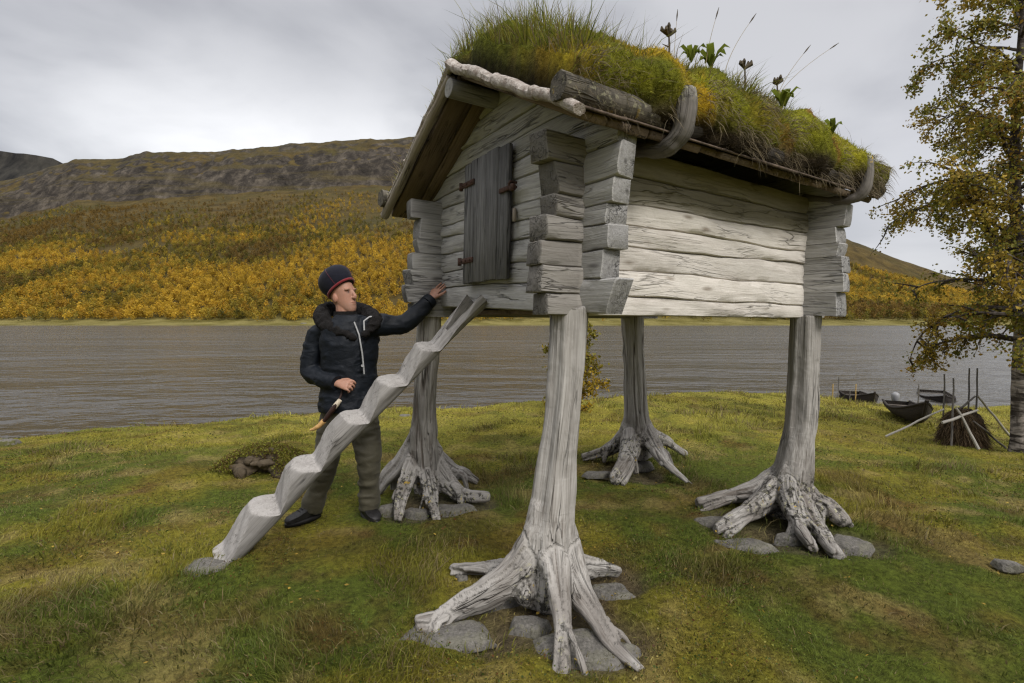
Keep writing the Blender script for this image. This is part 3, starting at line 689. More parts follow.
mb = MB(); mb.box((-0.03, 0.578, Z0 + 0.58), (-0.012, 0.602, Z0 + 0.66), axis=2, bev=0.004)
mb.build('door_wedge', MAT['pole'], store, False, lean)

# ------------------------------------------------------------------ posts: whole trunks standing on their own roots
def post(label, trunk, roots, seed, tipz=0.02, knobs=(), stz=(0.62, 0.1)):
    chains = []
    T = [(SMI @ at(px, py, Y), r * Y / F) for px, py, Y, r in trunk]
    T[0] = (T[0][0] + Vector((0, 0, 0.02)), T[0][1])
    chains.append(([p for p, r in T], [r for p, r in T]))
    for rt in roots:
        tz = tipz
        nodes = [q for q in rt if not isinstance(q, str)]
        Yb = trunk[-2][2] if len(nodes[0]) < 4 else nodes[0][3]
        tip = gp(nodes[-1][0], nodes[-1][1], tz); n = len(nodes); pts, rad = [], []
        for i, q in enumerate(nodes):
            t = i / (n - 1); Y = Yb + (tip.y - Yb) * t; j = 2.5 * math.sin(i * 2.3 + seed * 1.7 + q[0]) * (0 < i < n - 1); pts.append(SMI @ at(q[0] + j, q[1] - abs(j) * .4, Y)); rad.append(q[2] * Y / F * (1.05 - 0.45 * t))
        bz = pts[0]; ax_ = min((p for p, r in T), key=lambda p: abs(p.z - (bz.z + .16))); pts = [Vector((ax_.x, ax_.y, bz.z + .17)) * .75 + Vector((bz.x, bz.y, bz.z + .17)) * .25] + pts; rad = [rad[0] * .8] + rad; n += 1
        chains.append((pts, rad, 1.5))
        for q_, sg in enumerate((-1, 1)):                      # strands that twist along the root
            sp, sr = [], []
            for i, p in enumerate(pts if q_ else pts[:-1]):
                t = i / max(1, n - 1); j = min(max(i, 1), n - 2); d = (pts[min(j + 1, n - 1)] - pts[j - 1]); sd = Vector((-d.y, d.x, 0)); sd = sd.normalized() if sd.length > 1e-5 else Vector((1, 0, 0))
                ph = sg * (.9 + .9 * math.sin(seed + i * 1.1 + q_)) * min(1, i / 2); sp.append(p + sd * (rad[j] * .8 * ph) + Vector((0, 0, rad[j] * (.35 * math.sin(i * 1.7 + q_ * 2 + seed) - .25 * t)))); sr.append(rad[j] * (.52 - .18 * t))
            chains.append((sp, sr, 1.0))
        k = max(2, n - 3); d = pts[-1] - pts[k]; sd = Vector((-d.y, d.x, 0)).normalized() * (1 if seed % 2 else -1); d = d.normalized() * min(d.length, .16); fk = pts[k] + d * .6 + sd * .05   # a thinner side root
        chains.append(([pts[k], pts[k] + d * .3 + sd * .03, Vector((fk.x, fk.y, max(.02, fk.z))), Vector((fk.x + d.x * .3 + sd.x * .05, fk.y + d.y * .3 + sd.y * .05, -.03))], [rad[k] * .6, rad[k] * .6, rad[k] * .5, rad[k] * .35], 1.0))
        # a thin buttress rising from the root into the trunk
        up_ = [p + Vector((0, 0, rad[i] * (1.5 - 1.2 * i / (n - 1)))) for i, p in enumerate(pts[:-1])]; chains.append((up_, [r * .5 for r in rad[:-1]], 1.2))
    for px, py, Y, r in knobs:
        c = SMI @ at(px, py, Y); chains.append(([c + Vector((0, 0, .06)), c, c - Vector((0, 0, .06))], [r * Y / F * 0.6, r * Y / F, r * Y / F * 0.6]))
    V, fc, gr = organic(chains, 0.0085, 5, 18, 0.03, flutes=0.026, fl_sc=(0.9, 15, 15), seed=seed, fine=0.010, grooves=0.013, trunk=True); grv = organic.groove
    low = sstep(.45, .12, V[:, 2]); lich = low * sstep(.46, .62, fbm(V * 2.6, seed + 13, 3))
    st = sstep(stz[0], stz[1], V[:, 2]) * sstep(0.5, 0.66, fbm(V * 3.6, seed + 3, 3)) * .5 
    st = np.clip(np.maximum(st, grv * .85), 0, 1)
    o = organic_obj('support_post', V, fc, gr, MAT['post'], store, stain=st, lich=lich, tint=1 + .25 * (fbm(V * 4, seed + 15, 3) - .5) - .12 * low)
    if label: o['label'] = label
    return o
post(None, [(568, 311, 2.55, 19), (564, 380, 2.54, 18.5), (557, 450, 2.53, 19.5), (552, 505, 2.52, 21), (548, 545, 2.51, 25), (546, 585, 2.5, 26), (545, 603, 2.5, 20)],
     [[(545, 535, 17), (520, 571, 16), (490, 592, 13), (455, 612, 10), (436, 621, 10), (415, 624, 10)],
      [(535, 560, 14, 2.58), (512, 570, 10), (486, 570, 8), (453, 569, 7)],
      [(552, 540, 14), (559, 580, 11), (561, 625, 9), (562, 683, 8.5), (562, 700, 8)],
      [(562, 550, 14), (576, 590, 11), (598, 622, 9.5), (618, 648, 8.5), (640, 669, 7)],
      [(562, 562, 12, 2.58), (585, 568, 9), (603, 569, 7.5), (619, 572, 6)]], 1, 0.03, [(524, 592, 2.42, 15), (538, 590, 2.45, 13)])
post(None, [(806, 318, 3.72, 14), (804, 370, 3.72, 14), (800, 425, 3.72, 15), (794, 465, 3.73, 18.5), (787, 495, 3.75, 22), (786, 520, 3.75, 20)],
     [[(784, 478, 13, 3.78), (760, 491, 10), (730, 497, 9), (697, 504, 8)],
      [(782, 490, 13), (765, 504, 11), (742, 516, 10), (715, 530, 7)],
      [(790, 488, 13), (806, 520, 11), (822, 538, 10), (838, 556, 7)],
      [(795, 485, 13), (815, 502, 10), (832, 510, 9), (846, 524, 6)],
      [(788, 488, 11, 3.66), (797, 520, 9), (812, 548, 7)]], 2, 0.03)
post(None, [(632, 316, 5.10, 10.5), (634, 370, 5.11, 10.5), (636, 410, 5.12, 11.5), (637, 435, 5.14, 14), (637, 456, 5.15, 15)],
     [[(631, 428, 8, 5.2), (615, 446, 7), (600, 453, 6), (582, 457, 4.5)],
      [(633, 430, 9), (628, 452, 9), (620, 468, 8), (614, 481, 6)],
      [(641, 425, 8), (655, 450, 7), (668, 465, 6), (688, 483, 3.5)],
      [(642, 432, 8, 5.25), (660, 440, 5), (675, 446, 4), (687, 454, 4)]], 3, 0.0)
post(None, [(430, 310, 3.95, 12), (426, 370, 3.98, 12), (424, 415, 4.02, 12.5), (424, 450, 4.05, 15), (426, 478, 4.08, 15), (427, 492, 4.08, 14)],
     [[(418, 435, 8, 4.15), (402, 462, 9), (388, 477, 9), (378, 492, 7)],
      [(419, 450, 7), (410, 478, 6), (402, 500, 6), (397, 520, 5)],
      [(424, 455, 7), (427, 485, 6), (431, 505, 5.5), (437, 521, 5)],
      [(430, 455, 9, 4.08), (445, 484, 8), (463, 495, 6.5), (490, 496, 5.5)],
      [(433, 455, 8, 4.2), (450, 470, 7), (463, 474, 6), (478, 482, 5)]], 4, 0.02)

# ------------------------------------------------------------------ roof: boards, poles, birch bark, turf
X0, X1 = -0.30, LX + 0.30
roof = None
mb = MB(); sl = math.hypot(MIDY + OV, RZ - EZ); slope = math.atan2(RZ - EZ, MIDY + OV)
def slope_frame(side):                        # local frame on the roof plane: u down the slope from the ridge, v along the ridge, w up out of it
    s = -1 if side == 0 else 1
    u = Vector((0, s * math.cos(slope), -math.sin(slope))); v = Vector((1, 0, 0)); wv = Vector((0, s * math.sin(slope), math.cos(slope)))
    M = Matrix.Identity(4)
    for i in range(3): M[i][0], M[i][1], M[i][2] = u[i], v[i], wv[i]
    M.translation = Vector((0, MIDY, Z0 + RZ)); return M
for side in (0, 1):
    M = slope_frame(side); x = X0 + 0.045
    while x < X1 - 0.04:
        wdt = rnd.uniform(0.11, 0.17); x2 = min(x + wdt, X1)
        mb.box((0.01, x + 0.003, -0.004 - rnd.uniform(0, .012)), (sl + rnd.uniform(-.02, .04), x2 - 0.003, 0.028), M, axis=0, tint=rnd.uniform(0.75, 1.25), bev=0.006); x = x2
roof = mb.build('roof', MAT['board'], store, False, lean)
for side in (1,):
    M = slope_frame(side); mb = MB()
    pts = [M @ Vector((u, X0 + 0.012 * float(n1(u * 2, side + 5)[0]), 0.004)) for u in np.linspace(0.03, sl + 0.06, 14)]
    mb.tube(pts, [0.032 * (1 + 0.12 * float(n1(i * 1.3, 8 + side)[0])) for i in range(14)], 12); mb.build('edge_pole', MAT['pole'], roof, True, lean)
mb = MB(); mb.tube([(X0 - 0.02, MIDY + .01, Z0 + RZ - 0.085), (1.0, MIDY, Z0 + RZ - 0.08), (X1, MIDY, Z0 + RZ - 0.085)], [.055, .058, .055], 16, 0.04)
mb.build('ridge_beam', MAT['wall_dark'], roof, True, lean)
# rolled birch bark folded over the gable edge
for side in (0, 1):
    M = slope_frame(side); mb = MB(); u = -0.02
    while u < sl - 0.02:
        L = rnd.uniform(0.22, 0.42); u2 = min(u + L, sl + 0.03); k = 9; r0 = rnd.uniform(0.036, 0.042) * (1 - .45 * max(0, u / sl - .7) / .3) * (1 if side == 0 else 0.55)
        pts = [M @ Vector((u + (u2 - u + 0.04) * i / k, X0 - 0.012 + rnd.uniform(-.002, .002), 0.03 + 0.010 * (1 - i / k) + 0.006 * float(n1(u * 7 + i * .4, 3)[0]))) for i in range(k + 1)]
        mb.tube(pts, [r0 * (1.1 - 0.2 * i / k) * (1 + 0.06 * float(n1(u * 9 + i * .5, 9)[0])) for i in range(k + 1)], 18, 0.10, flat=0.8); u = u2
    mb.build('bark_edging', MAT['bark'], roof, True, lean)
# bark sheets showing as a thin layer under the turf at the eave
mb = MB(); M = slope_frame(0); x = X0
while x < X1 - 0.02:
    wd = rnd.uniform(0.22, 0.4); x2 = min(x + wd, X1)
    mb.box((sl - 0.3, x + 0.004, 0.031 + rnd.uniform(0, 0.006)), (sl + rnd.uniform(0.01, 0.07), x2, 0.044 + rnd.uniform(0, .006)), M, axis=1, tint=rnd.uniform(0.7, 1.3)); x = x2
mb.build('bark_sheets', MAT['bark_dark'], roof, False, lean)

# the long log that holds the turf at the eave, and the crooked roots that hook it
for side, ye in ((0, -OV + 0.015), (1, LY + OV - 0.02)):
    mb = MB(); n = 40
    pts = [Vector((X0 - 0.06 + (X1 - X0 + 0.16) * i / n, ye + 0.012 * float(n1(i * .25, 4 + side)[0]), Z0 + EZ + 0.1 + 0.014 * float(n1(i * .3, 6 + side)[0]))) for i in range(n + 1)]
    mb.tube(pts, [(0.062 - 0.008 * min(1, max(0, i / n - .2) / .1)) * (1 + 0.08 * float(n1(i * .5, 7 + side)[0])) for i in range(n + 1)], 20, 0.09, stain=[0.45 if i < 10 else 0.1 for i in range(n + 1) for _ in range(20)], tint=[1.0 if i < 9 else .6 for i in range(n + 1) for _ in range(20)]); mb.build('eave_log', MAT['eave'], roof, True, lean)
def hook(x, side=0, h=0.24, r=0.036, seed=0, tilt=0.0, reach=1.0):
    s = -1 if side == 0 else 1; ye = -OV if side == 0 else LY + OV; zb = Z0 + EZ
    P = [(x, ye - s * 0.30, zb + 0.045), (x, ye - s * 0.14, zb - 0.005), (x + .005, ye + s * 0.01, zb - 0.035), (x + .01 + tilt * .3, ye + s * 0.085, zb + 0.01), (x + .015 + tilt * .7, ye + s * 0.118 * reach, zb + 0.12), (x + .02 + tilt, ye + s * 0.105 * reach, zb + h)]
    V, fc, gr = organic([(P, [r * .8, r * .9, r * 1.15, r * 1.2, r * 1.15, r * 1.2])], 0.008, 2, 16, 0.02, flutes=0.008, fl_sc=(4, 24, 24), seed=30 + seed, fine=0.02, grooves=.006)
    V = np.array([tuple(lean(Vector(p))) for p in V]); st = 0.15 + 0.6 * sstep(zb + h - 0.1, zb + h, V[:, 2])
    organic_obj('roof_hook', V, fc, gr, MAT['hook'], roof, stain=st)
hook(0.28, 0, 0.215, 0.037, 1, 0.01, .9); hook(2.17, 0, 0.25, 0.028, 2, 0.04, 0.85); hook(0.5, 1, 0.2, 0.036, 3); hook(2.4, 1, 0.2, 0.036, 4)

# turf
TP = [(-.215, .90), (-.25, .985), (-.262, 1.08), (-.225, 1.175), (-.13, 1.275), (.0, 1.375), (.18, 1.475), (.4, 1.56), (.62, 1.615), (.82, 1.635), (1.0, 1.61), (1.2, 1.51), (1.45, 1.36), (1.68, 1.21), (1.83, 1.08), (1.88, 1.0), (1.87, .93)]
def turf_profile(x):
    """outer profile at ridge position x: thinner at the gables and beyond the left slope"""
    out = []
    for (y, z) in TP:
        base = EZ + (RZ - EZ) * (1 - abs(y - .82) / 1.07) + 0.03 if -.25 < y < 1.89 else z
        th = max(z - base, 0.02); k = 1.0
        if y > 0.9: k *= 0.62
        e = float(sstep(X0 - 0.02, X0 + 0.12, x) * sstep(X1 + 0.02, X1 - 0.2, x)); e = 0.62 + 0.38 * e
        sag = 1.0 + 0.10 * float(n1(x * 1.3, 21)[0]) - 0.14 * float(sstep(1.5, 2.6, x)) + 0.10 * float(np.exp(-((x - 0.35) / 0.5) ** 2))
        yo = -0.085 * float(sstep(-0.12, 0.3, x)) * float(sstep(0.15, -0.2, y)) * (1 + 0.35 * float(n1(x * 2.7, 23)[0]))
        if y < -.18: yo *= (0.75 if z < .95 else 0.95)
        out.append((-OV + (y + OV) * (LY + 2 * OV) / 2.14 + yo, base + th * k * e * sag - ((0.035 + .03 * float(n1(x * 4, 29)[0])) * float(sstep(0.36, 0.55, x)) if z < .95 and y < 0 else 0)))
    return out
def turf_surface():
    xs = np.concatenate([[X0 - 0.005, X0 + 0.01], np.linspace(X0 + 0.03, X1 - 0.03, 150), [X1 - 0.01, X1 + 0.005]]); rings = []
    for x in xs:
        pr = turf_profile(x); py = np.array([p[0] for p in pr]); pz = np.array([p[1] for p in pr]); t = np.concatenate([[0], np.cumsum(np.hypot(np.diff(py), np.diff(pz)))]); q = np.linspace(0, t[-1], 90)
        rings.append(np.stack([np.full(90, x), np.interp(q, t, py), Z0 + np.interp(q, t, pz)], 1))
    return np.array(rings)
TS = turf_surface()                                   # (nx, 90, 3) outer skin
_tu = np.gradient(TS, axis=1); _tv = np.gradient(TS, axis=0); TN = np.cross(_tv, _tu); TN /= np.linalg.norm(TN, axis=2, keepdims=True) + 1e-9
if TN[:, 45, 2].mean() < 0: TN = -TN
def turf_colour(P, nz):
    x, y, z = P[:, 0], P[:, 1], P[:, 2]
    a = fbm(P * np.array([2.6, 2.6, 2.6]), 131, 4); b = fbm(P * 5.5, 133, 4); c = fbm(P * 3.6 + 5, 137, 4)
    G = np.array([0.11, 0.125, 0.016]); Yl = np.array([0.42, 0.29, 0.02]); Rb = np.array([0.24, 0.115, 0.032]); Dk = np.array([0.040, 0.030, 0.018]); Br = np.array([0.24, 0.245, 0.02]); Gy = np.array([0.14, 0.12, 0.095])
    mixv = lambda C, D, f: C * (1 - f[:, None]) + D * f[:, None]
    col = mixv(np.repeat(G[None], len(P), 0), Br[None], sstep(0.4, 0.6, a))
    col = mixv(col, Yl[None], sstep(0.52, 0.63, c) * 0.9 * np.exp(-((x - 0.75) / 0.75) ** 2) + sstep(0.55, 0.68, c) * 0.35)
    col = mixv(col, Rb[None], sstep(0.54, 0.62, b) * np.clip(np.exp(-((x - 1.55) / 0.4) ** 2) + 0.25, 0, 1) * 0.85)
    col = mixv(col, Br[None] * 1.1, sstep(1.9, 2.2, x) * 0.7)
    low = sstep(Z0 + 1.06, Z0 + 0.94, z + 0.12 * (b - 0.5)) * (y < 0.1)           # bare peat and roots along the lower edge
    col = mixv(col, mixv(np.repeat(Dk[None], len(P), 0), Gy[None], sstep(0.5, 0.62, b)), low)
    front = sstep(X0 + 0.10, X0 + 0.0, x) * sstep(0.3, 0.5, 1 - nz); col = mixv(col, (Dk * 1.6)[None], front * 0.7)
    return col
def build_turf():
    nx, ny = TS.shape[:2]; P = TS.reshape(-1, 3); N = TN.reshape(-1, 3)
    d = (fbm(P * 4.2, 141, 4) - 0.5) * 0.17 + (fbm(P * 13, 143, 3) - 0.5) * 0.05
    edge = np.ones((nx, ny)); edge[:, 0] = edge[:, -1] = 0.2; d = d * edge.ravel()
    Q = P + N * d[:, None]; col = turf_colour(Q, N[:, 2])
    bot = TS.copy(); yy = np.clip(bot[:, :, 1], -OV + 0.02, LY + OV - 0.02); bot[:, :, 1] = yy
    bot[:, :, 2] = Z0 + EZ + (RZ - EZ) * (1 - np.abs(yy - MIDY) / (MIDY + OV)) + 0.052
    V = np.concatenate([Q, bot.reshape(-1, 3)]); i = np.arange(nx * ny).reshape(nx, ny); off = nx * ny
    q = lambda I: np.stack([I[:-1, :-1].ravel(), I[1:, :-1].ravel(), I[1:, 1:].ravel(), I[:-1, 1:].ravel()], 1)
    F4 = [q(i), q(i + off)[:, ::-1]]
    for L, fl in ((i[0, :], False), (i[-1, :], True), (i[:, 0], True), (i[:, -1], False)):
        w4 = np.stack([L[:-1], L[1:], L[1:] + off, L[:-1] + off], 1); F4.append(w4[:, ::-1] if fl else w4)
    col2 = np.concatenate([col, np.repeat(np.array([[0.03, 0.024, 0.016]]), len(P), 0)])
    V = np.array([tuple(lean(Vector(p))) for p in V])
    me = mesh_np('turf', V, [np.concatenate(F4)], {'col': ('FLOAT_COLOR', col2)}); link('turf', me, MAT['sward'], roof)
def turf_pick(n, weight=None):
    nx, ny = TS.shape[:2]
    i = RNG.uniform(0, nx - 1.001, n); j = RNG.uniform(0, ny - 1.001, n); a, b = i.astype(int), j.astype(int); fi, fj = (i - a)[:, None], (j - b)[:, None]
    P = (TS[a, b] * (1 - fi) + TS[a + 1, b] * fi) * (1 - fj) + (TS[a, b + 1] * (1 - fi) + TS[a + 1, b + 1] * fi) * fj
    return P, TN[a, b]
def build_roof_grass():
    PS, UP, H, Wd, BD, CC = [], [], [], [], [], []
    def add(P, N, up, h, w_, bend, col):
        PS.append(P); UP.append(up); H.append(h); Wd.append(w_); BD.append(bend); CC.append(col)
    # short moss-like pile everywhere
    P, N = turf_pick(70000); k = (P[:, 1] < 1.5); P, N = P[k], N[k]; n = len(P)
    d = (fbm(P * 4.2, 141, 4) - 0.5) * 0.17 + (fbm(P * 13, 143, 3) - 0.5) * 0.05; P = P + N * (d - 0.004)[:, None]
    up = N * 0.8 + np.array([0, 0, 0.35]) + RNG.normal(0, 0.35, (n, 3)); up /= np.linalg.norm(up, axis=1, keepdims=True)
    add(P, N, up, RNG.uniform(0.008, 0.03, n), RNG.uniform(0.0012, 0.0024, n), np.stack([RNG.normal(0, .4, n), RNG.normal(0, .4, n), np.full(n, -.1)], 1), turf_colour(P, N[:, 2]) * RNG.uniform(0.75, 1.8, (n, 1)))
    # real grass: thick at the front corner and along the crest, hanging over the eave
    P, N = turf_pick(160000); x, y, z = P.T
    tuft = fbm(P * np.array([3.2, 3.2, 1]), 151, 3)
    wgt = 0.72 * np.exp(-((x + 0.15) / 0.28) ** 2) * sstep(1.3, 0.9, y) + 0.30 * sstep(0.55, 0.64, tuft) * (x < 2.0) + 0.35 * np.exp(-((x - 1.0) / 0.16) ** 2) * (y < 0.2) + 0.25 * sstep(2.0, 2.3, x)+0.06
    k = RNG.random(len(P)) < wgt * 0.30 * (z > Z0 + 0.98); P, N, x, y, z, tuft = P[k], N[k], x[k], y[k], z[k], tuft[k]; n = len(P)
    front = np.exp(-((x + 0.12) / 0.3) ** 2)
    h = RNG.gamma(5, 0.2, n) * (0.035 + 0.040 * front + 0.03 * sstep(0.5, 0.65, tuft) * (x < 1.9)) * (1 - 0.35 * sstep(1.9, 2.3, x))
    up = N * 0.45 + np.array([0, 0, 0.75]) + RNG.normal(0, 0.25, (n, 3)); up /= np.linalg.norm(up, axis=1, keepdims=True)
    droop = sstep(0.75, 0.3, N[:, 2]); bend = np.stack([RNG.normal(0, .45, n), RNG.normal(-0.1, .3, n), -0.1 - 0.9 * droop], 1); bend[:, :2] += N[:, :2] * 0.7
    col = np.array([[0.15, 0.17, 0.022]]) * RNG.uniform(0.55, 1.6, (n, 1)); r = RNG.random(n); col[r < 0.3] = np.array([0.27, 0.25, 0.034]); dry = r > 0.80 - 0.25 * sstep(Z0 + 1.3, Z0 + 1.05, z); col[dry] = np.array([0.21, 0.165, 0.09]); col *= RNG.uniform(0.7, 1.25, (n, 1))
    add(P - N * 0.01, N, up, h, RNG.uniform(0.0012, 0.0026, n), bend, col)
    # dry brown wisps trailing over the edge
    P, N = turf_pick(32000); k = (N[:, 2] < 0.62) & (P[:, 1] < 0) & (P[:, 2] > Z0 + 0.90) & (fbm(P * 5, 153, 3) > 0.47); P, N = P[k], N[k]; n = len(P)
    up = N * 0.7 + np.array([0, 0, 0.1]) + RNG.normal(0, 0.3, (n, 3)); up /= np.linalg.norm(up, axis=1, keepdims=True)
    add(P, N, up, RNG.uniform(0.03, 0.10, n), RNG.uniform(0.001, 0.0018, n), np.stack([RNG.normal(0, .3, n), RNG.normal(-.1, .15, n), np.full(n, -1.2)], 1), np.array([[0.2, 0.16, 0.095]]) * RNG.uniform(0.4, 1.4, (n, 1)))
    # fine flowering culms against the sky
    P, N = turf_pick(2600); k = (P[:, 1] < 0.9) & (N[:, 2] > 0.45) & ((P[:, 0] < 0.2) | (RNG.random(len(P)) < 0.18)); P, N = P[k], N[k]; n = len(P)
    up = np.array([0, 0, 1.0]) + RNG.normal(0, 0.2, (n, 3)); up /= np.linalg.norm(up, axis=1, keepdims=True)
    add(P, N, up, RNG.uniform(0.06, 0.2, n) * np.where(P[:, 0] < 0.2, 1, 0.8), np.full(n, 0.0009), RNG.normal(0, 0.35, (n, 3)), np.array([[0.14, 0.12, 0.06]]) * RNG.uniform(0.5, 1.3, (n, 1)))
    cat = [np.concatenate(a) for a in (PS, UP, H, Wd, BD, CC)]; cat[0] = cat[0] + np.stack([0.0209 * (cat[0][:, 2] - Z0), -0.0137 * (cat[0][:, 2] - Z0), 0 * cat[0][:, 0]], 1)
    me = blades_mesh('roof_grass', *cat); tag(link('roof_grass', me, MAT['grass'], roof), kind='stuff')
build_turf(); build_roof_grass()
# ------------------------------------------------------------------ notched-log ladder
def build_ladder():
    B = at(221, 557, 2.97); T = at(470, 303, 3.30)
    ax = (T - B).normalized(); wc = Vector((ax.y, -ax.x, 0)).normalized(); v0 = wc.cross(ax).normalized()
    if v0.z < 0: v0 = -v0
    ph = R(31); v = v0 * math.cos(ph) + wc * math.sin(ph); w_ = wc * math.cos(ph) - v0 * math.sin(ph)
    L = (T - B).length + 0.03
    HS = [-.03, 0, .03, .345, .36, .43, .675, .69, .77, 1.075, 1.09, 1.175, 1.405, 1.42, 1.505, 1.735, 1.75, 1.805, L]
    HH = [.13, .12, .11, .205, .197, .074, .20, .191, .071, .195, .186, .065, .172, .163, .061, .142, .13, .056, .100]
    D = lambda s: np.interp(s, [0, 1, L], [.205, .19, .125]) * (1 + 0.05 * math.sin(s * 5))
    rnd2 = random.Random(5); mb = MB(); tin = []
    root = empty('notched_log_ladder', gp(228, 566)); RI = Matrix.Translation(-root.location)
    tag(root, 'grey one-piece log ladder with carved steps and a forked tip, leaning on the storehouse', 'ladder')
    def ring(s, g0, g1, n=44):
        d = D(s); h = float(np.mean(np.interp([s - .01, s - .005, s, s + .005, s + .01], HS, HH))); r = d / 2; pts, gr = [], []
        bend = 0.012 * math.sin(s * 2.2)
        for j in range(n):
            a = 2 * math.pi * j / n; x = r * math.cos(a) * 1.02; y = r + r * math.sin(a)
            hh = h + 0.006 * float(n1(s * 9 + x * 14, 2)[0]) + 0.012 * (x / r) ** 2 * (-1)
            nz = 1 + 0.05 * float(n1(j * 0.35 + s * 1.3, 4)[0]) + 0.02 * float(n1(s * 16 + j, 6)[0])
            y = min(r + (y - r) * nz, hh); x = x * nz
            x = min(max(x, g0), g1) if g0 > -9 or g1 < 9 else x
            tin.append(1.04 if y >= hh - 1e-6 else 0.85); pts.append(RI @ (B + ax * s + v * (y - r) + w_ * x + v0 * bend)); gr.append((s + 11, x + 11, y + 11))
        return pts, gr
    S = sorted(set(list(np.arange(-.03, 1.95, .012)) + [x for x in HS if x < 1.95])); rr = [ring(s, -99, 99) for s in S]
    mb.rings([a for a, b in rr], [g for a, b in rr for g in b], tint=list(tin))
    for sd in (-1, 1):                      # the fork
        S = np.linspace(1.86, L + (0.05 if sd > 0 else 0), 26); rr = []
        for s in S:
            g = 0.004 + 0.034 * (s - 1.86) / (L - 1.86); e = 1 - 0.35 * max(0, (s - L + 0.06) / 0.09) ** 2
            p, q = ring(s, g if sd > 0 else -9, 9 if sd > 0 else -g)
            sp = w_ * (sd * 0.06 * (s - 1.86)); rr.append(([x + sp for x in p], q))
        mb.rings([a for a, b in rr], [g for a, b in rr for g in b])
    o = mb.build('log', MAT['ladder'], root, True)
    for p in o.data.polygons: pass
build_ladder()

# ------------------------------------------------------------------ stones
def stone(name, label, px, py, wpx, hm, seed, ratio=0.75, rz=0.0, mat='stone', group=None, cat='stone', z=None, flat=0.38, sub=5):
    g = ground_at(px, py); sx = wpx / 2 * g.y / F; sy = sx * ratio; sz = hm
    bm_ = __import__('bmesh').new(); __import__('bmesh').ops.create_icosphere(bm_, subdivisions=sub, radius=1.0)
    V = np.array([tuple(v.co) for v in bm_.verts]); f3 = np.array([[v.index for v in f.verts] for f in bm_.faces], np.int32); bm_.free()
    r = 0.78 + 0.5 * fbm(V * 1.5 + seed, seed, 3); V = V * r[:, None]
    V[:, 2] = np.where(V[:, 2] > flat, flat + (V[:, 2] - flat) * 0.22, V[:, 2])
    for k in range(5):
        a = seed * 1.7 + k * 1.35; n = np.array([math.cos(a), math.sin(a), 0.25]); d = V @ n; lim = 0.68 + 0.12 * math.sin(seed + k * 2)
        V = V - np.where(d > lim, (d - lim) * 0.8, 0)[:, None] * n
    V = V * np.array([sx, sy, sz]); V = V + (fbm(V * 9 + seed, seed + 1, 5) - 0.5)[:, None] * np.array([.03, .03, .022])
    c, s = math.cos(rz), math.sin(rz); V = np.stack([V[:, 0] * c - V[:, 1] * s, V[:, 0] * s + V[:, 1] * c, V[:, 2]], 1)
    o = link(name, mesh_np(name, V, [f3]), MAT[mat]); o.location = (g.x, g.y, g.z if z is None else z)
    tag(o, label, cat, group); return o
G1 = 'flat stones under the post feet'
stone('flat_stone', 'rounded grey stone wedged beneath the knobbly foot of the nearest post', 529, 630, 50, .075, 1, .7, group=G1)
stone('flat_stone', 'broad grey slab at the bottom edge, under the forked front roots of the nearest post', 585, 652, 130, .05, 2, .55, -.35, group=G1)
stone('flat_stone', 'low grey slab under the longest root, pointing left, of the nearest post', 448, 636, 125, .035, 3, .45, .1, group=G1)
stone('flat_stone', 'grey slab behind the left root of the nearest post', 500, 594, 80, .04, 4, .7, .4, group=G1)
stone('flat_stone', 'small pale stone under the tip of the back left root of the nearest post', 463, 580, 20, .045, 5, .8, group=G1)
stone('flat_stone', 'low brownish stone beside the short right root of the nearest post', 612, 592, 50, .03, 6, .8, group=G1)
stone('flat_stone', 'grey slab in front of the right-hand post, left of its dark front root', 742, 546, 70, .05, 7, .5, -.2, group=G1)
stone('flat_stone', 'grey boulder at the right end of the roots of the right-hand post', 848, 546, 56, .075, 8, .7, .2, group=G1)
stone('flat_stone', 'dark stone in the hollow between the front roots of the right-hand post', 788, 541, 34, .07, 9, .7, group=G1)
stone('flat_stone', 'grey slab under the thick left root of the right-hand post', 712, 522, 48, .05, 10, .5, group=G1)
stone('flat_stone', 'small grey stone under the far post behind the nearest one', 640, 466, 40, .06, 11, .6, group=G1)
stone('flat_stone', 'flat stone at the tip of the left front root of the far post', 598, 474, 34, .035, 12, .6, group=G1)
stone('flat_stone', 'pale block beside the boot of the man, left of the left-hand post', 388, 512, 26, .075, 13, .8, group=G1)
stone('flat_stone', 'grey slab between the two front roots of the left-hand post', 417, 514, 30, .06, 14, .7, group=G1)
stone('flat_stone', 'wide grey slab under the right roots of the left-hand post', 452, 510, 60, .045, 15, .6, group=G1)
stone('flat_stone', 'flat pale grey stone the foot of the log ladder stands on', 206, 568, 62, .045, 16, .75, -.2, group=None)
stone('shore_stone', 'dark wet stone at the water line at the left edge', 6, 443, 26, .08, 17, .7, mat='stone_moss')
stone('shore_stone', 'small pale stone on the shore between the ladder and the left-hand post', 404, 409, 16, .06, 18, .7)
stone('half_buried_stone', 'pale half-buried stone in the grass at the right edge', 1008, 566, 30, .045, 19, .5, -.5)
stone('small_stone', 'small grey stone in the grass below the mossy hummock', 297, 474, 16, .05, 20, .8)
p_ = at(303, 324.2, 262); o_ = stone('pale_boulder', 'tiny pale boulder on the far shore left of the man', 297, 474, 16, .05, 21, .8); o_.location = p_; o_.scale = (32, 32, 26)
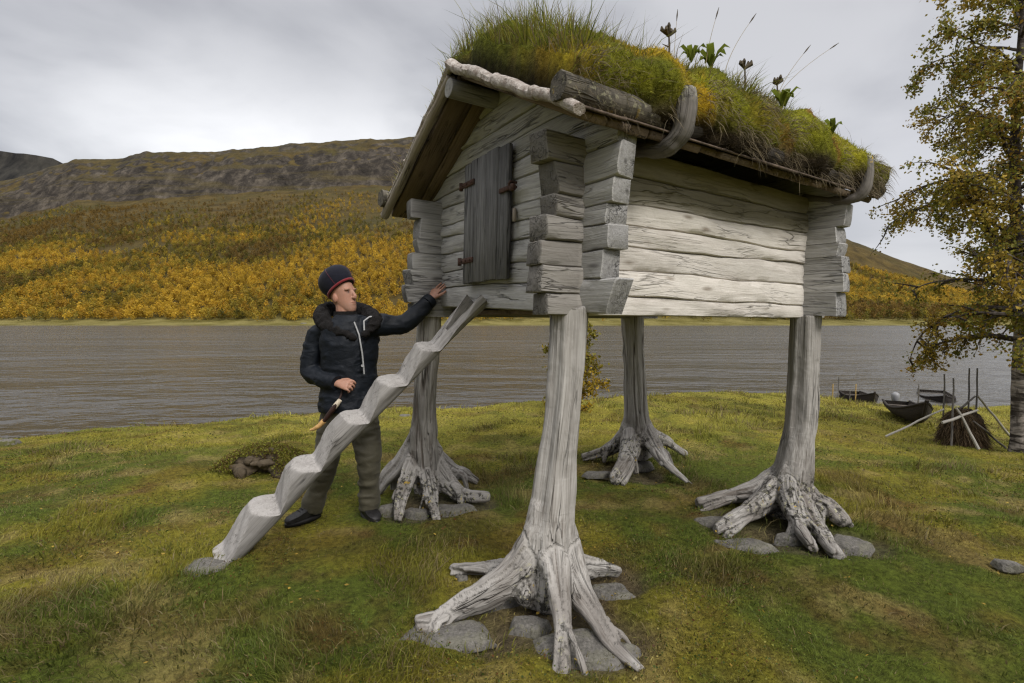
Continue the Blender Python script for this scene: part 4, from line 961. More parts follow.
# the hummock: an old stump overgrown with moss
def build_hummock():
    g = ground_at(262, 470); root = empty('mossy_stump', g); tag(root, 'old brown stump overgrown with moss, by the water left of the man', 'stump')
    rr = random.Random(9); ch = []
    for k in range(30):
        a = rr.uniform(0, 6.28); x, y, z = rr.uniform(-.2, .2), rr.uniform(-.12, .1), rr.uniform(.0, .14); L = rr.uniform(.08, .2)
        d = Vector((math.cos(a), math.sin(a) * .6, rr.uniform(-.5, .3))); c = Vector((x, y, z * (1 - abs(x) * 1.5))); ch.append(([c - d * L, c, c + d * L], [.014, rr.uniform(.025, .05), .012]))
    V, fc, gr = organic(ch, .012, 0, 8, .04, flutes=.035, fl_sc=(5, 30, 30), seed=40, fine=.06)
    organic_obj('stump_wood', V, fc, gr, MAT['board'], root, tint=np.full(len(V), .5), stain=np.full(len(V), .25))
    n = 9000; a = RNG.uniform(0, 6.28, n); r = np.sqrt(RNG.random(n)) * 0.52
    P = np.stack([np.cos(a) * r * .95, np.sin(a) * r * .6 + .08, np.clip(.23 * (1 - (r / .56) ** 2), 0, 1)], 1); k = ~((np.abs(P[:, 0] + .02) < .2) & (P[:, 1] < 0.03) & (P[:, 2] < .17)); P = P[k]; n = len(P)
    U = rand_unit(n); V_ = perp(U); s = RNG.uniform(.006, .013, (n, 1)); c = np.array([[.15, .145, .02]]) * RNG.uniform(.4, 1.6, (n, 1)); c[RNG.random(n) < .3] = np.array([.1, .06, .02])
    tag(link('moss', quads_mesh('moss', P + RNG.normal(0, .012, (n, 3)), U * s, V_ * s * .7, c), MAT['leaf'], root), kind='stuff')
build_hummock()

# ------------------------------------------------------------------ small plants on the roof
_w = np.array([[tuple(SM @ lean(Vector(p))) for p in r] for r in TS[:, ::1]]); _el = (_w[:, :60, 2] - CAMZ) / np.hypot(_w[:, :60, 0], _w[:, :60, 1]); _az = np.clip(((np.arctan2(_w[:, :60, 0], _w[:, :60, 1]) + .3) * 150).astype(int), 0, 299); _mx = np.full(300, -9.0); np.maximum.at(_mx, _az.ravel(), _el.ravel()); CREST = np.argmax(_el - _mx[_az] + .0004 * np.arange(60)[None], axis=1)   # crest line of the turf
def roof_pt(x, j):
    a = int(np.argmin(np.abs(TS[:, 0, 0] - x))); j = CREST[a] + (j - 31); q = TS[a, j][None]; dd = float((fbm(q * 4.2, 141, 4)[0] - .5) * .17 + (fbm(q * 13, 143, 3)[0] - .5) * .05); return SM @ lean(Vector(TS[a, j] + TN[a, j] * dd)), SM.to_3x3() @ Vector(TN[a, j])
def rosette(x, j, label, n=9, s=0.09, seed=0):
    p, nr = roof_pt(x, j); p = p + nr * .03; s *= .82; root = empty('leafy_plant', p); tag(root, label, 'plant', 'leafy plants on the turf roof'); rr = np.random.default_rng(seed); V, Fq, C = [], [], []
    for k in range(n):
        a = k * 2.4 + rr.uniform(-.3, .3); d = np.array([math.cos(a), math.sin(a), 0]); sd = np.array([-math.sin(a), math.cos(a), 0]); L = s * rr.uniform(.6, 1.15); w_ = L * .2; b = len(V)
        for t, ww, h in ((0, .25, 0), (.35, .9, .3), (.7, .8, .42), (1, .05, .34)):
            c = d * L * t * .8 + np.array([0, 0, L * h * 2.2]); V += [c - sd * w_ * ww, c + sd * w_ * ww]
        Fq += [(b + 2 * i, b + 2 * i + 1, b + 2 * i + 3, b + 2 * i + 2) for i in range(3)]; C += [np.array([.13, .16, .022]) * rr.uniform(.6, 1.4)] * 8
    link('leaves', mesh_np('leaves', np.array(V), [np.array(Fq)], {'col': ('FLOAT_COLOR', np.array(C))}), MAT['leaf'], root)
def stalk(x, j, label, h=.14, seed=0, heads=7):
    p, nr = roof_pt(x, j); h *= 1.5; root = empty('dried_flower_stalk', p - Vector((0, 0, .015))); tag(root, label, 'plant', 'dried flower stalks on the turf roof'); rr = random.Random(seed); mb = MB()
    mb.tube([(0, 0, 0), (.006, .0, h * .5), (.002, 0, h)], [.006, .005, .004], 8); mb.build('stem', MAT['stalk'], root, True)
    mb = MB()
    for k in range(heads):
        a = rr.uniform(0, 6.28); r = rr.uniform(.01, .04); c = Vector((math.cos(a) * r, math.sin(a) * r, h + rr.uniform(-.012, .014)))
        mb.tube([(0.002, 0, h - .035), c, c + Vector((0, 0, .014))], [.002, .010, .004], 6)
    mb.build('flower_head', MAT['stalk'], root, True)
    if heads > 6:
        for zz in (.35, .55):
            a = rr.uniform(0, 6.28); b = MB(); b.tube([(0, 0, h * zz), (math.cos(a) * .03, math.sin(a) * .03, h * zz + .02)], [.004, .001], 6); b.build('leaf', MAT['stalk'], root)
MAT['stalk'] = plain('dry_stalk', (.075, .058, .035), .9, .3, 60, 0)
JS = 30
stalk(0.38, 31, 'dried flower stalk with a knobbly brown head on the front half of the roof', .12, 1, 9)
stalk(1.0, 31, 'dried flower stalk with a dark head in the middle of the turf roof', .13, 2, 6)
stalk(1.4, 31, 'dried flower stalk with a dark head furthest back on the turf roof', .12, 3, 6)
rosette(0.62, 31, 'leafy green plant right of the grey lump on the turf roof', 9, .11, 1)
rosette(0.78, 31, 'upright leafy green plant just left of the middle flower stalk on the roof', 10, .13, 2)
rosette(1.16, 30, 'broad-leaved plant right of the middle flower stalk on the roof', 12, .13, 3)
rosette(1.52, 30, 'leafy plant just right of the furthest flower stalk on the roof', 9, .12, 4)
rosette(1.8, 30, 'low leafy plant at the far end of the turf roof', 8, .10, 5)
def culm(x, j, h, dx, label, seed):
    p, nr = roof_pt(x, j); o = MB(); rr = random.Random(seed)
    h *= 1.3; dx *= 1.4; P = [Vector((dx * t ** 1.6, 0, h * t)) for t in np.linspace(0, 1, 9)]
    o.tube(P, [.0018 - .0008 * t for t in np.linspace(0, 1, 9)], 6); root = empty('tall_grass_stalk', p - Vector((0, 0, .01))); tag(root, label, 'grass stalk', 'tall grass stalks on the turf roof')
    o.build('stem', MAT['straw'], root, True); o = MB(); d = (P[-1] - P[-2]).normalized(); o.tube([P[-1] - d * .01, P[-1] + d * .02, P[-1] + d * .055], [.0015, .004, .001], 8); o.build('seed_head', MAT['stalk'], root, True)
MAT['straw'] = plain('dry_straw', (.3, .24, .13), .9, .2, 40, 0)
culm(.64, 32, .22, .01, 'leftmost tall grass stalk standing straight up on the roof', 1); culm(.72, 32, .24, .04, 'second tall grass stalk from the left on the roof', 2)
culm(.80, 32, .24, .10, 'tall grass stalk bending right, third from the left on the roof', 3); culm(1.18, 31, .25, .12, 'tall bending grass stalk to the right of the middle flower stalk', 4)
culm(1.26, 30, .27, .24, 'longest bent grass stalk leaning far right on the roof', 5)
p_, n_ = roof_pt(.46, 33); o_ = stone('roof_stone', 'grey lichen-covered lump on the crest of the turf roof', 297, 474, 16, .05, 25, .8); o_.location = p_ + Vector((0, 0, .015)); o_.scale = (1.1, 1.1, 1.3)

# ------------------------------------------------------------------ boats
MAT['tar'] = wood('tarred_board', (.055, .045, .038), (.036, .029, .025), (.015, .012, .01)); MAT['boat_in'] = wood('boat_inside', (.12, .1, .08), (.08, .066, .052), (.03, .024, .02))
MAT['white'] = plain('white_cover', (.22, .22, .225), .4, .1, 6, 0); MAT['black'] = plain('black_plastic', (.02, .02, .022), .5, .2, 20, 0)
def boat(label, bow, stern, beam=1.15, depth=.46, motor=False):
    ax = (stern - bow); L = ax.length; root = empty('rowing_boat', bow); tag(root, label, 'boat', 'boats pulled up on the shore')
    x = ax.normalized(); y = Vector((-x.y, x.x, 0)).normalized(); z = x.cross(y); z = z if z.z > 0 else -z
    def pt(t, a, inset=0.0):                # t 0..1 from bow to stern, a -1..1 round the section
        wv = (math.sin(min(t / .55, 1) * math.pi / 2) ** .8 * (1 - .22 * max(0, t - .55) / .45)) * (beam / 2 - inset); sheer = depth + .24 * (1 - min(t / .5, 1)) ** 2 + .08 * max(0, t - .7)
        keel = .22 * max(0, 1 - t / .22) ** 2; k = abs(a); rake = -.22 * (1 - t) ** 3 * k
        zz = keel + inset + (sheer - keel - inset) * (k ** 1.7); return x * (t * L + rake) + y * (math.copysign(wv * (1 - (1 - k) ** 1.8), a)) + z * zz
    mb = MB(); mi = MB(); n = 26
    for m, ins, tgt in ((mb, 0.0, 0), (mi, .025, 1)):
        V = []; g = []; A = np.linspace(-1, 1, 15)
        for i in range(n):
            for a in A: V.append(pt(i / (n - 1), a, ins)); g.append((i / (n - 1) * L, a * .5, a * .3))
        fc = [(i * 15 + j, i * 15 + j + 1, (i + 1) * 15 + j + 1, (i + 1) * 15 + j) for i in range(n - 1) for j in range(14)]
        m.add(V, fc, [], g); b = len(m.v) - 15
        c0 = len(m.v); m.add([pt(1, 0, ins) + z * (depth * .5)], [], [], [(0, 0, 0)]); m.f3 += [(b + j + 1, b + j, c0) for j in range(14)]
        m.f3.append((b, b + 14, c0))
    mb.build('hull', MAT['tar'], root, True); mi.build('inner_planking', MAT['boat_in'], root, True)
    for s in (-1, 1):
        g = MB(); g.tube([pt(t, s, .01) + z * .01 for t in np.linspace(0, 1, 24)], .022, 8); g.build('gunwale', MAT['tar'], root, True)
    for t in (.38, .62, .85):
        g = MB(); a, b = pt(t, -.8, .03), pt(t, .8, .03); M = Matrix.Identity(4)
        for i in range(3): M[i][0], M[i][1], M[i][2] = x[i], y[i], z[i]
        M.translation = (a + b) / 2; hw = (b - a).length / 2; g.box((-.1, -hw, -.015), (.1, hw, .015), M, axis=1); g.build('thwart', MAT['boat_in'], root)
    g = MB(); g.tube([pt(0, .02) - z * .02, pt(0, 1) + z * .05], .03, 8); g.build('stem_post', MAT['tar'], root, True)
    if motor:
        mo = MB(); c = pt(1, 1) * .5 + pt(1, -1) * .5 + x * .05 + z * .03
        mo.rings([[c + z * h + x * (r * math.cos(a) * 1.25 + .04) + y * (r * math.sin(a)) for a in np.linspace(0, 2 * math.pi, 17)[:-1]] for h, r in ((-.06, .06), (0, .075), (.08, .08), (.12, .07), (.145, .04), (.15, .01))])
        m1 = mo.build('outboard_motor', MAT['white'], root, True); mo = MB(); mo.tube([c - z * .05 + x * .04, c - z * .55 + x * .05], [.05, .035], 10); mo.build('motor_leg', MAT['black'], m1, True)
def gz(p, up=0.0): return Vector((p.x, p.y, max(ghs(p.x, p.y), WATER_Z - .06) + up))
b1 = ground_at(924, 411); s1 = at(896, 405, b1.y + 2.3); s1.z = ghs(s1.x, s1.y); print('boat', b1, s1)
boat('dark open rowing boat with a grey-topped outboard motor, beside the poles', gz(b1, .02), Vector((s1.x, s1.y, s1.z + .06)), .62, .2, True)
b2 = at(873, 404, 14.9); s2 = at(849, 404, 18.2)
boat('dark bow of a rowing boat showing over the bank, left of the motor boat', gz(b2, -.10), Vector((s2.x, s2.y, WATER_Z - .15)), .85, .28)
b3 = at(944, 410, 16.6); s3 = at(930, 406, 19.0)
boat('low dark rowing boat lying behind the motor boat and the hay stack', gz(b3, -.2), Vector((s3.x, s3.y, WATER_Z - .2)), 1.0, .26)

# ------------------------------------------------------------------ hay stack with its poles, stakes by the water
MAT['stake'] = wood('grey_stake', (.2, .185, .17), (.13, .12, .11), (.05, .045, .04)); MAT['stake_pale'] = wood('pale_stake', (.5, .48, .44), (.38, .36, .32), (.18, .16, .14)); MAT['yellow'] = plain('yellow_stake', (.42, .28, .09), .6, .15, 20, 0)
HG = ground_at(962, 445); HY = HG.y
def build_hay():
    root = empty('hay_stack', HG); tag(root, 'dark brown little stack of dry hay between the leaning poles', 'hay stack')
    hw = 19.5 / F * HY; hh = 36 / F * HY; n = 24; rings = []
    for h, r in ((-.05, .98), (0, 1.0), (.3, .98), (.62, .85), (.85, .66), (1.0, .3)):
        rings.append([Vector((math.cos(a) * hw * r * (1 + .1 * float(n1(a * 2 + h, 3)[0])) + h * .03, math.sin(a) * hw * r * .8, h * hh)) for a in np.linspace(0, 2 * math.pi, n + 1)[:-1]])
    mb = MB(); mb.rings(rings); mb.build('core', MAT['haycore'], root, True)
    m = 5200; a = RNG.uniform(0, 6.28, m); h = RNG.random(m); r = np.interp(h, [0, .3, .62, .85, 1], [1, .98, .85, .66, .3]) * RNG.uniform(.9, 1.04, m)
    P = np.stack([np.cos(a) * hw * r, np.sin(a) * hw * r * .8, h * hh + .02], 1); up = np.stack([np.cos(a) * .35, np.sin(a) * .35, -np.ones(m)], 1) + RNG.normal(0, .25, (m, 3)); up /= np.linalg.norm(up, axis=1, keepdims=True)
    me = blades_mesh('hay', P, up, RNG.uniform(.06, .2, m), RNG.uniform(.002, .004, m), RNG.normal(0, .3, (m, 3)), np.array([[.10, .068, .036]]) * RNG.uniform(.35, 1.7, (m, 1)))
    tag(link('hay', me, MAT['grass'], root), kind='stuff')
MAT['haycore'] = plain('hay_core', (.045, .03, .017), .95, .4, 14, .6); build_hay()
def pole(name, label, a, b, r, mat, group, cat='pole'):
    mb = MB(); a, b = Vector(a), Vector(b); n = 7
    mb.tube([a.lerp(b, i / n) - a + Vector((.008 * float(n1(i * .7 + a.x, 2)[0]), 0, .008 * float(n1(i * .6, 3)[0]))) for i in range(n + 1)], [r * (1 - .3 * i / n) for i in range(n + 1)], 8)
    o = mb.build(name, MAT[mat], None, True); o.location = a; tag(o, label, cat, group)
GU = 'upright stakes round the hay stack'; GL = 'poles leaning on the hay stack'
for px, y0, y1, dy, lb in ((945, 374, 436, .25, 'leftmost of the four thin upright stakes at the hay stack'), (954, 378, 438, -.2, 'second upright stake from the left, the shortest at the hay stack'), (970, 368, 438, .3, 'third upright stake from the left at the hay stack'), (978, 368, 440, .1, 'rightmost tall upright stake at the hay stack')):
    p = at(px, y0, HY + dy); pole('upright_stake', lb, (p.x, p.y, ghs(p.x, p.y) - .1), p, .0135, 'stake', GU, 'stake')
def lean_pole(lb, p0, d0, p1, d1, r=.016, mat='stake_pale'):
    a = at(*p0, HY + d0); a.z = ghs(a.x, a.y) + .01 if d0 < 5 else a.z; pole('leaning_pole', lb, a, at(*p1, HY + d1), r, mat, GL)
lean_pole('long pale pole slanting down to the left from the hay stack', (885, 438), .2, (944, 409), .0)
lean_pole('white pole slanting down across the front of the hay stack', (979, 446), -.35, (957, 408), -.28, .02)
lean_pole('pale pole slanting down to the right, behind the birch trunk', (1015, 431), .6, (978, 396), .1, .018)
lean_pole('thin grey pole lying low to the right of the hay stack', (1006, 447), -.1, (974, 421), -.3, .014, 'stake')
a_, b_ = at(942, 423, HY - .3), at(978, 410, HY - .28); pole('leaning_pole', 'short white pole lying across the top of the hay stack', a_, b_, .02, 'stake_pale', GL)
a_, b_ = at(958, 410, HY + .1), at(976, 396, HY + .1); pole('leaning_pole', 'short dark pole crossing between the upright stakes above the hay', a_, b_, .016, 'stake', GL)
for px, y0, y1, Y, m, lb in ((833, 384, 392, 15.5, 'yellow', 'left yellow-topped stake in the water'), (856, 384, 393, 15.5, 'yellow', 'right yellow-topped stake in the water')):
    p = at(px, y0, Y); pole('marker_stake', lb, (p.x, p.y, WATER_Z - .05), p, .02, m, 'yellow stakes in the water', 'stake')
for px, y0, Y, lb in ((839, 377, 14.6, 'thin grey stake standing between the two yellow stakes'), (850, 391, 14.6, 'short thin stake just left of the dark boat bow'), (919, 384, 12.9, 'thin dark stake standing in front of the motor boat')):
    p = at(px, y0, Y); pole('mooring_stake', lb, (p.x, p.y, ghs(p.x, p.y) - .1), p, .018, 'stake', 'thin stakes by the boats', 'stake')

# ------------------------------------------------------------------ birch at the right edge
MAT['birch_bark'] = M_('birch_trunk'); _m = MAT['birch_bark']; _p = _m.n('TexCoord').outputs['Object']
_a = _m.noise(_m.scl(_p, (4, 4, 16)), 1, 5, .6, .4); _b = _m.noise(_m.scl(_p, (14, 14, 5)), 1, 5, .65); _ti = _m.attr('tint').outputs['Fac']
_c = _m.mix(_m.mapr(_a, .44, .58), (.04, .033, .028), (.34, .30, .27)); _c = _m.mix(_m.mapr(_b, .5, .62, 0, .7), _c, (.06, .048, .04)); _c = _m.mix(_ti, (.035, .026, .022), _c)
MAT['birch_bark'] = _m.end(_m.prin(color=_c, rough=.85, spec=.15, normal=_m.bump(_m.math('ADD', _a, _b), .8, .02)))
def birch(name, label, base, trunk, env, n_br, leaf_n, leaf_s, cols, seed, min_t=.18, br_len=1.0, cat='tree'):
    rr = random.Random(seed); rg = np.random.default_rng(seed); root = empty(name, base); tag(root, label, cat)
    pts, rad = resample(trunk, env, .12); off = Vector(base); mb = MB()
    mb.tube([p - off for p in pts], rad, 14, .06, tint=[float(1 - .75 * sstep(.18, .5, i / len(pts))) for i in range(len(pts)) for _ in range(14)]); LP, LD = [], []  # trunk darker upward: younger bark, and its backlit look put into the colour
    def branch(p, d, L, r, lvl):
        n = max(4, int(L / .07)); q = [p]; dd = d.copy(); twist = Vector((rr.gauss(0, .5), rr.gauss(0, .5), 0))
        for i in range(n):
            t = i / n; dd = (dd + Vector((rr.gauss(0, .10), rr.gauss(0, .10), rr.gauss(0, .08))) + Vector((0, 0, -.16 * t * (1.2 if lvl else .8))) + twist * .03).normalized(); q.append(q[-1] + dd * (L / n))
        mb.tube([a - off for a in q], [max(.0022, r * (1 - .85 * i / n)) for i in range(n + 1)], 5 if lvl else 7, tint=.25 if lvl else .4)
        for i in range(1, n + 1):
            t = i / n
            if lvl < 2 and rr.random() < (.7 if lvl == 0 else .5) and t > .15:
                s = Vector((rr.gauss(0, 1), rr.gauss(0, 1), rr.gauss(.1, .6))).normalized(); branch(q[i], (dd * .8 + s * .9).normalized(), L * rr.uniform(.25, .5) * (1.1 - .5 * t), r * .45, lvl + 1)
            if lvl >= 1 or t > .5: LP.append(q[i]); LD.append(dd.copy())
    m = len(pts)
    for k in range(n_br):
        t = min_t + (1 - min_t) * (k + rr.random()) / n_br; i = min(int(t * (m - 1)), m - 2); a = k * 2.399 + rr.uniform(-.5, .5)
        L = br_len * (1.0 - .62 * max(0, (t - .35) / .65)) * (.75 + .5 * rr.random()) * (0.75 + .25 * min(1, (t - min_t) / .12 + .4)); up = .35 + .55 * t
        branch(pts[i], Vector((math.cos(a), math.sin(a), up + rr.uniform(-.25, .2))).normalized(), L, rad[i] * .42 + .004, 0)
    mb.build('trunk', MAT['birch_bark'], root, True)
    LP = np.array([tuple(p - off) for p in LP]); idx = rg.integers(0, len(LP), leaf_n); P = LP[idx] + rg.normal(0, .045, (leaf_n, 3)) + np.array([0, 0, -.02])
    U = rand_unit(leaf_n); U[:, 2] -= .35; U /= np.linalg.norm(U, axis=1, keepdims=True); V = perp(U); s = leaf_s * rg.uniform(.6, 1.3, (leaf_n, 1)); cl = fbm(LP * 1.6, seed, 3)[idx]
    cols = np.array(cols); pk = np.clip(((cl - .3) / .4 * len(cols) + rg.normal(0, .8, leaf_n)), 0, len(cols) - .01).astype(int); c = cols[pk] * rg.uniform(.55, 1.35, (leaf_n, 1))
    link('crown', quads_mesh('crown', P, U * s, V * s * .75, c), MAT['leaf'], root); print(name, 'twig points', len(LP))
tb = ground_at(1020, 455); Yt = tb.y
birch('birch_tree', 'tall birch with yellowing leaves standing at the right edge, in front of the lake', tb,
      [tb - Vector((0, 0, .1)), at(1021, 440, Yt), at(1021, 380, Yt), at(1022, 320, Yt + .03), at(1018, 250, Yt + .05), at(1015, 180, Yt + .05), at(1016, 110, Yt), at(1021, 40, Yt - .05), at(1026, -40, Yt), at(1030, -110, Yt)],
      [.15, .11, .095, .082, .07, .058, .046, .034, .022, .01], 74, 62000, .023, [(.34, .235, .036), (.29, .23, .036), (.23, .21, .034), (.17, .175, .028), (.28, .17, .03)], 5, .2, 1.5)
tb2 = ground_at(574, 404); tb2.y += .3; tb2.z = ghs(tb2.x, tb2.y); Y2 = tb2.y
birch('young_birch', 'small golden birch by the water, mostly hidden behind the nearest post', tb2,
      [tb2 - Vector((0, 0, .05)), at(573, 380, Y2), at(575, 350, Y2), at(574, 322, Y2)], [.03, .025, .018, .006], 26, 5200, .03, [(.34, .22, .02), (.27, .19, .02), (.17, .15, .02)], 8, .05, .62)
# ------------------------------------------------------------------ the man
PD = 3.62
def P(px, py, d=0.0): return at(px, py, PD + d)
def ell(c, A, a, B, b, n=28, ph=0.0): return [c + A * (a * math.cos(2 * math.pi * k / n + ph)) + B * (b * math.sin(2 * math.pi * k / n + ph)) for k in range(n)]
def blob(mb, c, A, a, B, b, C_, cc, n=14, m=8):
    rings = []
    for i in range(m + 1):
        t = -math.pi / 2 + math.pi * (i + .12) / (m + .24); rings.append([c + C_ * (cc * math.sin(t)) + A * (a * math.cos(t) * math.cos(2 * math.pi * k / n)) + B * (b * math.cos(t) * math.sin(2 * math.pi * k / n)) for k in range(n)])
    mb.rings(rings)
Zv = Vector((0, 0, 1)); ff = Vector((.42, -.9, 0)).normalized(); rs = Vector((.9, .42, 0)).normalized()      # chest faces ff, his left is rs
hf = Vector((.88, -.44, .14)).normalized(); hu = Vector((-.2, .03, .98)); hu = (hu - hf * hu.dot(hf)).normalized(); hr = hu.cross(hf).normalized()   # head
HC = P(343, 296); foot0 = P(340, 520); foot0.z = 0
man = empty('person', (foot0.x, foot0.y, ghs(foot0.x, foot0.y))); MI = Matrix.Translation(-Vector(man.location))
tag(man, 'man in a dark jacket and red-trimmed navy cap, one hand on the storehouse wall', 'person')

def chain(mb, pts, rad, step=.03, n=14, flat=1.0):
    a, b = resample(pts, rad, step); mb.tube(a, b, n, 0, off=0, flat=flat)
Lw, Rw = P(431, 299.5, .15), P(337, 383, -.17)
RSH, REL = P(320, 334, .02), P(311, 371, .0); LSH, LEL = P(374, 325, .0), P(404, 322, .06)
def body():
    mb = MB()
    # trunk, neck, limbs (under the clothes)
    mb.rings([ell(P(348, y), rs, a, ff, b) for y, a, b in ((412, .15, .11), (395, .16, .12), (370, .145, .11), (345, .165, .12), (330, .17, .10), (322, .09, .075))])
    chain(mb, [P(346, 330), P(345, 314), HC - hu * .04], [.075, .062, .06])
    for sh, el, wr in ((RSH, REL, Rw), (LSH, LEL, Lw)): chain(mb, [sh + (P(348, 332) - sh) * .4, sh, el, wr], [.06, .055, .042, .031])
    for q in ([P(337, 405), P(328, 458, -.04), P(312, 508, -.02), P(308, 517, -.02)], [P(360, 405), P(367, 458, -.05), P(369, 508, .0), P(369, 515, 0)]): chain(mb, q, [.085, .06, .045, .04])
    # head
    mb.rings([ell(HC + hu * t + hf * o, hr, a, hf, b) for t, o, a, b in ((-.127, .058, .022, .018), (-.118, .052, .036, .034), (-.10, .04, .047, .052), (-.075, .022, .058, .072), (-.045, .008, .066, .086), (0, 0, .073, .097), (.04, -.005, .076, .10), (.08, -.01, .07, .092), (.11, -.012, .05, .06), (.122, -.012, .02, .025))])
    mb.tube([HC + hf * .092 + hu * .026, HC + hf * .104 + hu * .002, HC + hf * .114 - hu * .02, HC + hf * .112 - hu * .029, HC + hf * .09 - hu * .034], [.008, .011, .0135, .013, .008], 10)
    for s in (-1, 1):
        blob(mb, HC + hf * .104 - hu * .027 + hr * (s * .011), hr, .008, hf, .01, hu, .008)
        blob(mb, HC + hf * .083 + hu * .034 + hr * (s * .032), hr, .026, hf, .014, hu, .009)       # brow
        blob(mb, HC - hf * .006 - hu * .012 + hr * (s * .076), hr, .011, hf, .02, hu, .033)        # ear
    for z, r in ((-.057, .008), (-.071, .009)): blob(mb, HC + hf * (.088 if z > -.06 else .086) + hu * z, hr, .025, hf, .011, hu, r)
    blob(mb, HC + hf * .072 - hu * .108, hr, .02, hf, .016, hu, .014)
    # his left hand: palm on the wall, fingers up and to the right, thumb out to the side
    wn = Vector((.52, .854, 0)); K = P(437, 288, .20)          # knuckle line
    hd = (K - Lw).normalized(); hs = wn.cross(hd).normalized(); hs = hs if hs.x > 0 else -hs; hn = hs.cross(hd).normalized()
    pm = Lw + (K - Lw) * .0
    mb.rings([ell(Lw + hd * t, hs, a, hn, b, 18) for t, a, b in ((-.03, .029, .022), (.0, .029, .02), (.03, .036, .018), (.06, .042, .016), (.085, .043, .0145), (.098, .039, .011))])
    tips = [(-.038, .062), (-.013, .078), (.0135, .083), (.039, .072)]
    for i, (o, L) in enumerate(tips):
        b = Lw + hd * .075 + hs * (o * .92); d = (hd + hs * (.10 + .62 * (i - 1.2) / 3) + wn * .12).normalized(); c = (d + hs * .18 + wn * .1).normalized(); L2 = L + .02
        chain(mb, [b, b + d * (L2 * .4), b + d * (L2 * .4) + c * (L2 * .33), b + d * (L2 * .4) + c * (L2 * .6)], [.0092, .0088, .0082, .007], .008, 10)
    b = Lw + hd * .02 + hs * .025; chain(mb, [b, b + hd * .022 + hs * .03, b + hd * .045 + hs * .052 + wn * .01, b + hd * .068 + hs * .062 + wn * .015], [.014, .0125, .0105, .0085], .008, 10)
    # his right hand: loosely closed in front of the belt
    e = P(350, 385, -.20); hd = (e - Rw).normalized(); hn = Vector((0.1, -.75, .65)); hn = (hn - hd * hn.dot(hd)).normalized(); hs = hd.cross(hn).normalized()
    mb.rings([ell(Rw + hd * t, hs, a, hn, b, 18) for t, a, b in ((-.04, .029, .023), (0, .028, .021), (.03, .035, .02), (.06, .042, .019), (.085, .042, .017), (.098, .037, .012))])
    sg = 1 if hs.z < 0 else -1                                              # thumb side is the upper one
    for i, o in enumerate((-.039, -.0135, .012, .037)):
        b = Rw + hd * .078 + hs * (o * sg); L = (.07, .078, .075, .06)[i]
        d1 = (hd * .9 - hn * .25).normalized(); d2 = (hd * .2 - hn * 1.0).normalized(); d3 = (-hd * .75 - hn * .6).normalized()
        chain(mb, [b, b + d1 * L * .42, b + d1 * L * .42 + d2 * L * .36, b + d1 * L * .42 + d2 * L * .36 + d3 * L * .28], [.0092, .009, .0085, .0075], .008, 10)
    b = Rw + hd * .022 - hs * (.024 * sg); chain(mb, [b, b + hd * .03 - hs * (.02 * sg) - hn * .006, b + hd * .058 - hs * (.022 * sg) - hn * .016, b + hd * .083 - hs * (.014 * sg) - hn * .024], [.0145, .0125, .011, .009], .008, 10)
    V, NR, fc = remesh([MI @ p for p in map(Vector, mb.v)], mb.f4 + mb.f3, .0042, 2)
    loc = V + np.array(man.location); col = np.repeat(np.array([[.34, .18, .125]]), len(V), 0) * (0.9 + .25 * fbm(loc * 25, 161, 3))[:, None]
    def paint(c, r, cc, k=1.0):
        d = np.linalg.norm(loc - np.array(c), axis=1); f = (np.clip(1.4 - d / r, 0, 1) * k)[:, None]; col[:] = col * (1 - f) + np.array(cc) * f
    for s in (-1, 1):
        paint(HC + hf * .09 + hu * .017 + hr * (s * .033), .014, (.17, .09, .065), .8); paint(HC + hf * .092 + hu * .016 + hr * (s * .033), .008, (.03, .02, .018))
        paint(HC + hf * .098 + hu * .034 + hr * (s * .034), .012, (.2, .13, .09), .55); paint(HC + hf * .08 - hu * .025 + hr * (s * .05), .03, (.44, .2, .135), .2)
        paint(HC + hr * (s * .08) - hu * .01, .03, (.42, .19, .13), .5)
    for s in (-.018, -.009, 0, .009, .018): paint(HC + hf * .097 - hu * .0635 + hr * s, .0065, (.27, .11, .085), .7)
    paint(HC + hf * .12 - hu * .02, .016, (.45, .20, .14), .3)
    for s in (-.05, -.025, 0, .025, .05): paint(HC + hf * .07 - hu * .09 + hr * s, .028, (.30, .18, .135), .35)     # stubble
    m = M_('skin'); m.end(m.prin(color=m.attr('col').outputs['Color'], rough=.55, spec=.35)); m.m.node_tree.nodes
    pr = [n for n in m.t.nodes if n.type == 'BSDF_PRINCIPLED'][0]; pr.inputs['Subsurface Weight'].default_value = .12; pr.inputs['Subsurface Radius'].default_value = (.01, .004, .002)
    link('body', mesh_np('body', V, fc, {'col': ('FLOAT_COLOR', col)}), m.m, man)
body()
def cloth(name, color, fold=0.012, rough=.7, sc=9, weave=260, sheen=.2, spec=.3):
    m = M_(name); p = m.n('TexCoord').outputs['Object']; a = m.noise(m.scl(p, (1, 1, 1.6)), sc, 4, .5, .8); b = m.noise(p, weave, 2)
    col = m.mix(m.mapr(a, .3, .7), tuple(x * .8 for x in color), tuple(x * 1.2 for x in color))
    return m.end(m.prin(color=col, rough=rough, sheen=sheen, spec=spec, normal=m.bump(m.math('ADD', a, m.math('MULTIPLY', b, .08)), .5, fold * 1.5)))
MAT['jacket'] = cloth('navy_shell', (.0042, .0062, .010), rough=.6, spec=.22, sheen=0); MAT['trouser'] = cloth('olive_canvas', (.058, .052, .034), sheen=.05); MAT['fur'] = plain('dark_fur', (.0075, .006, .0055), .95, .4, 40, .8, dark=(.003, .0025, .0025))
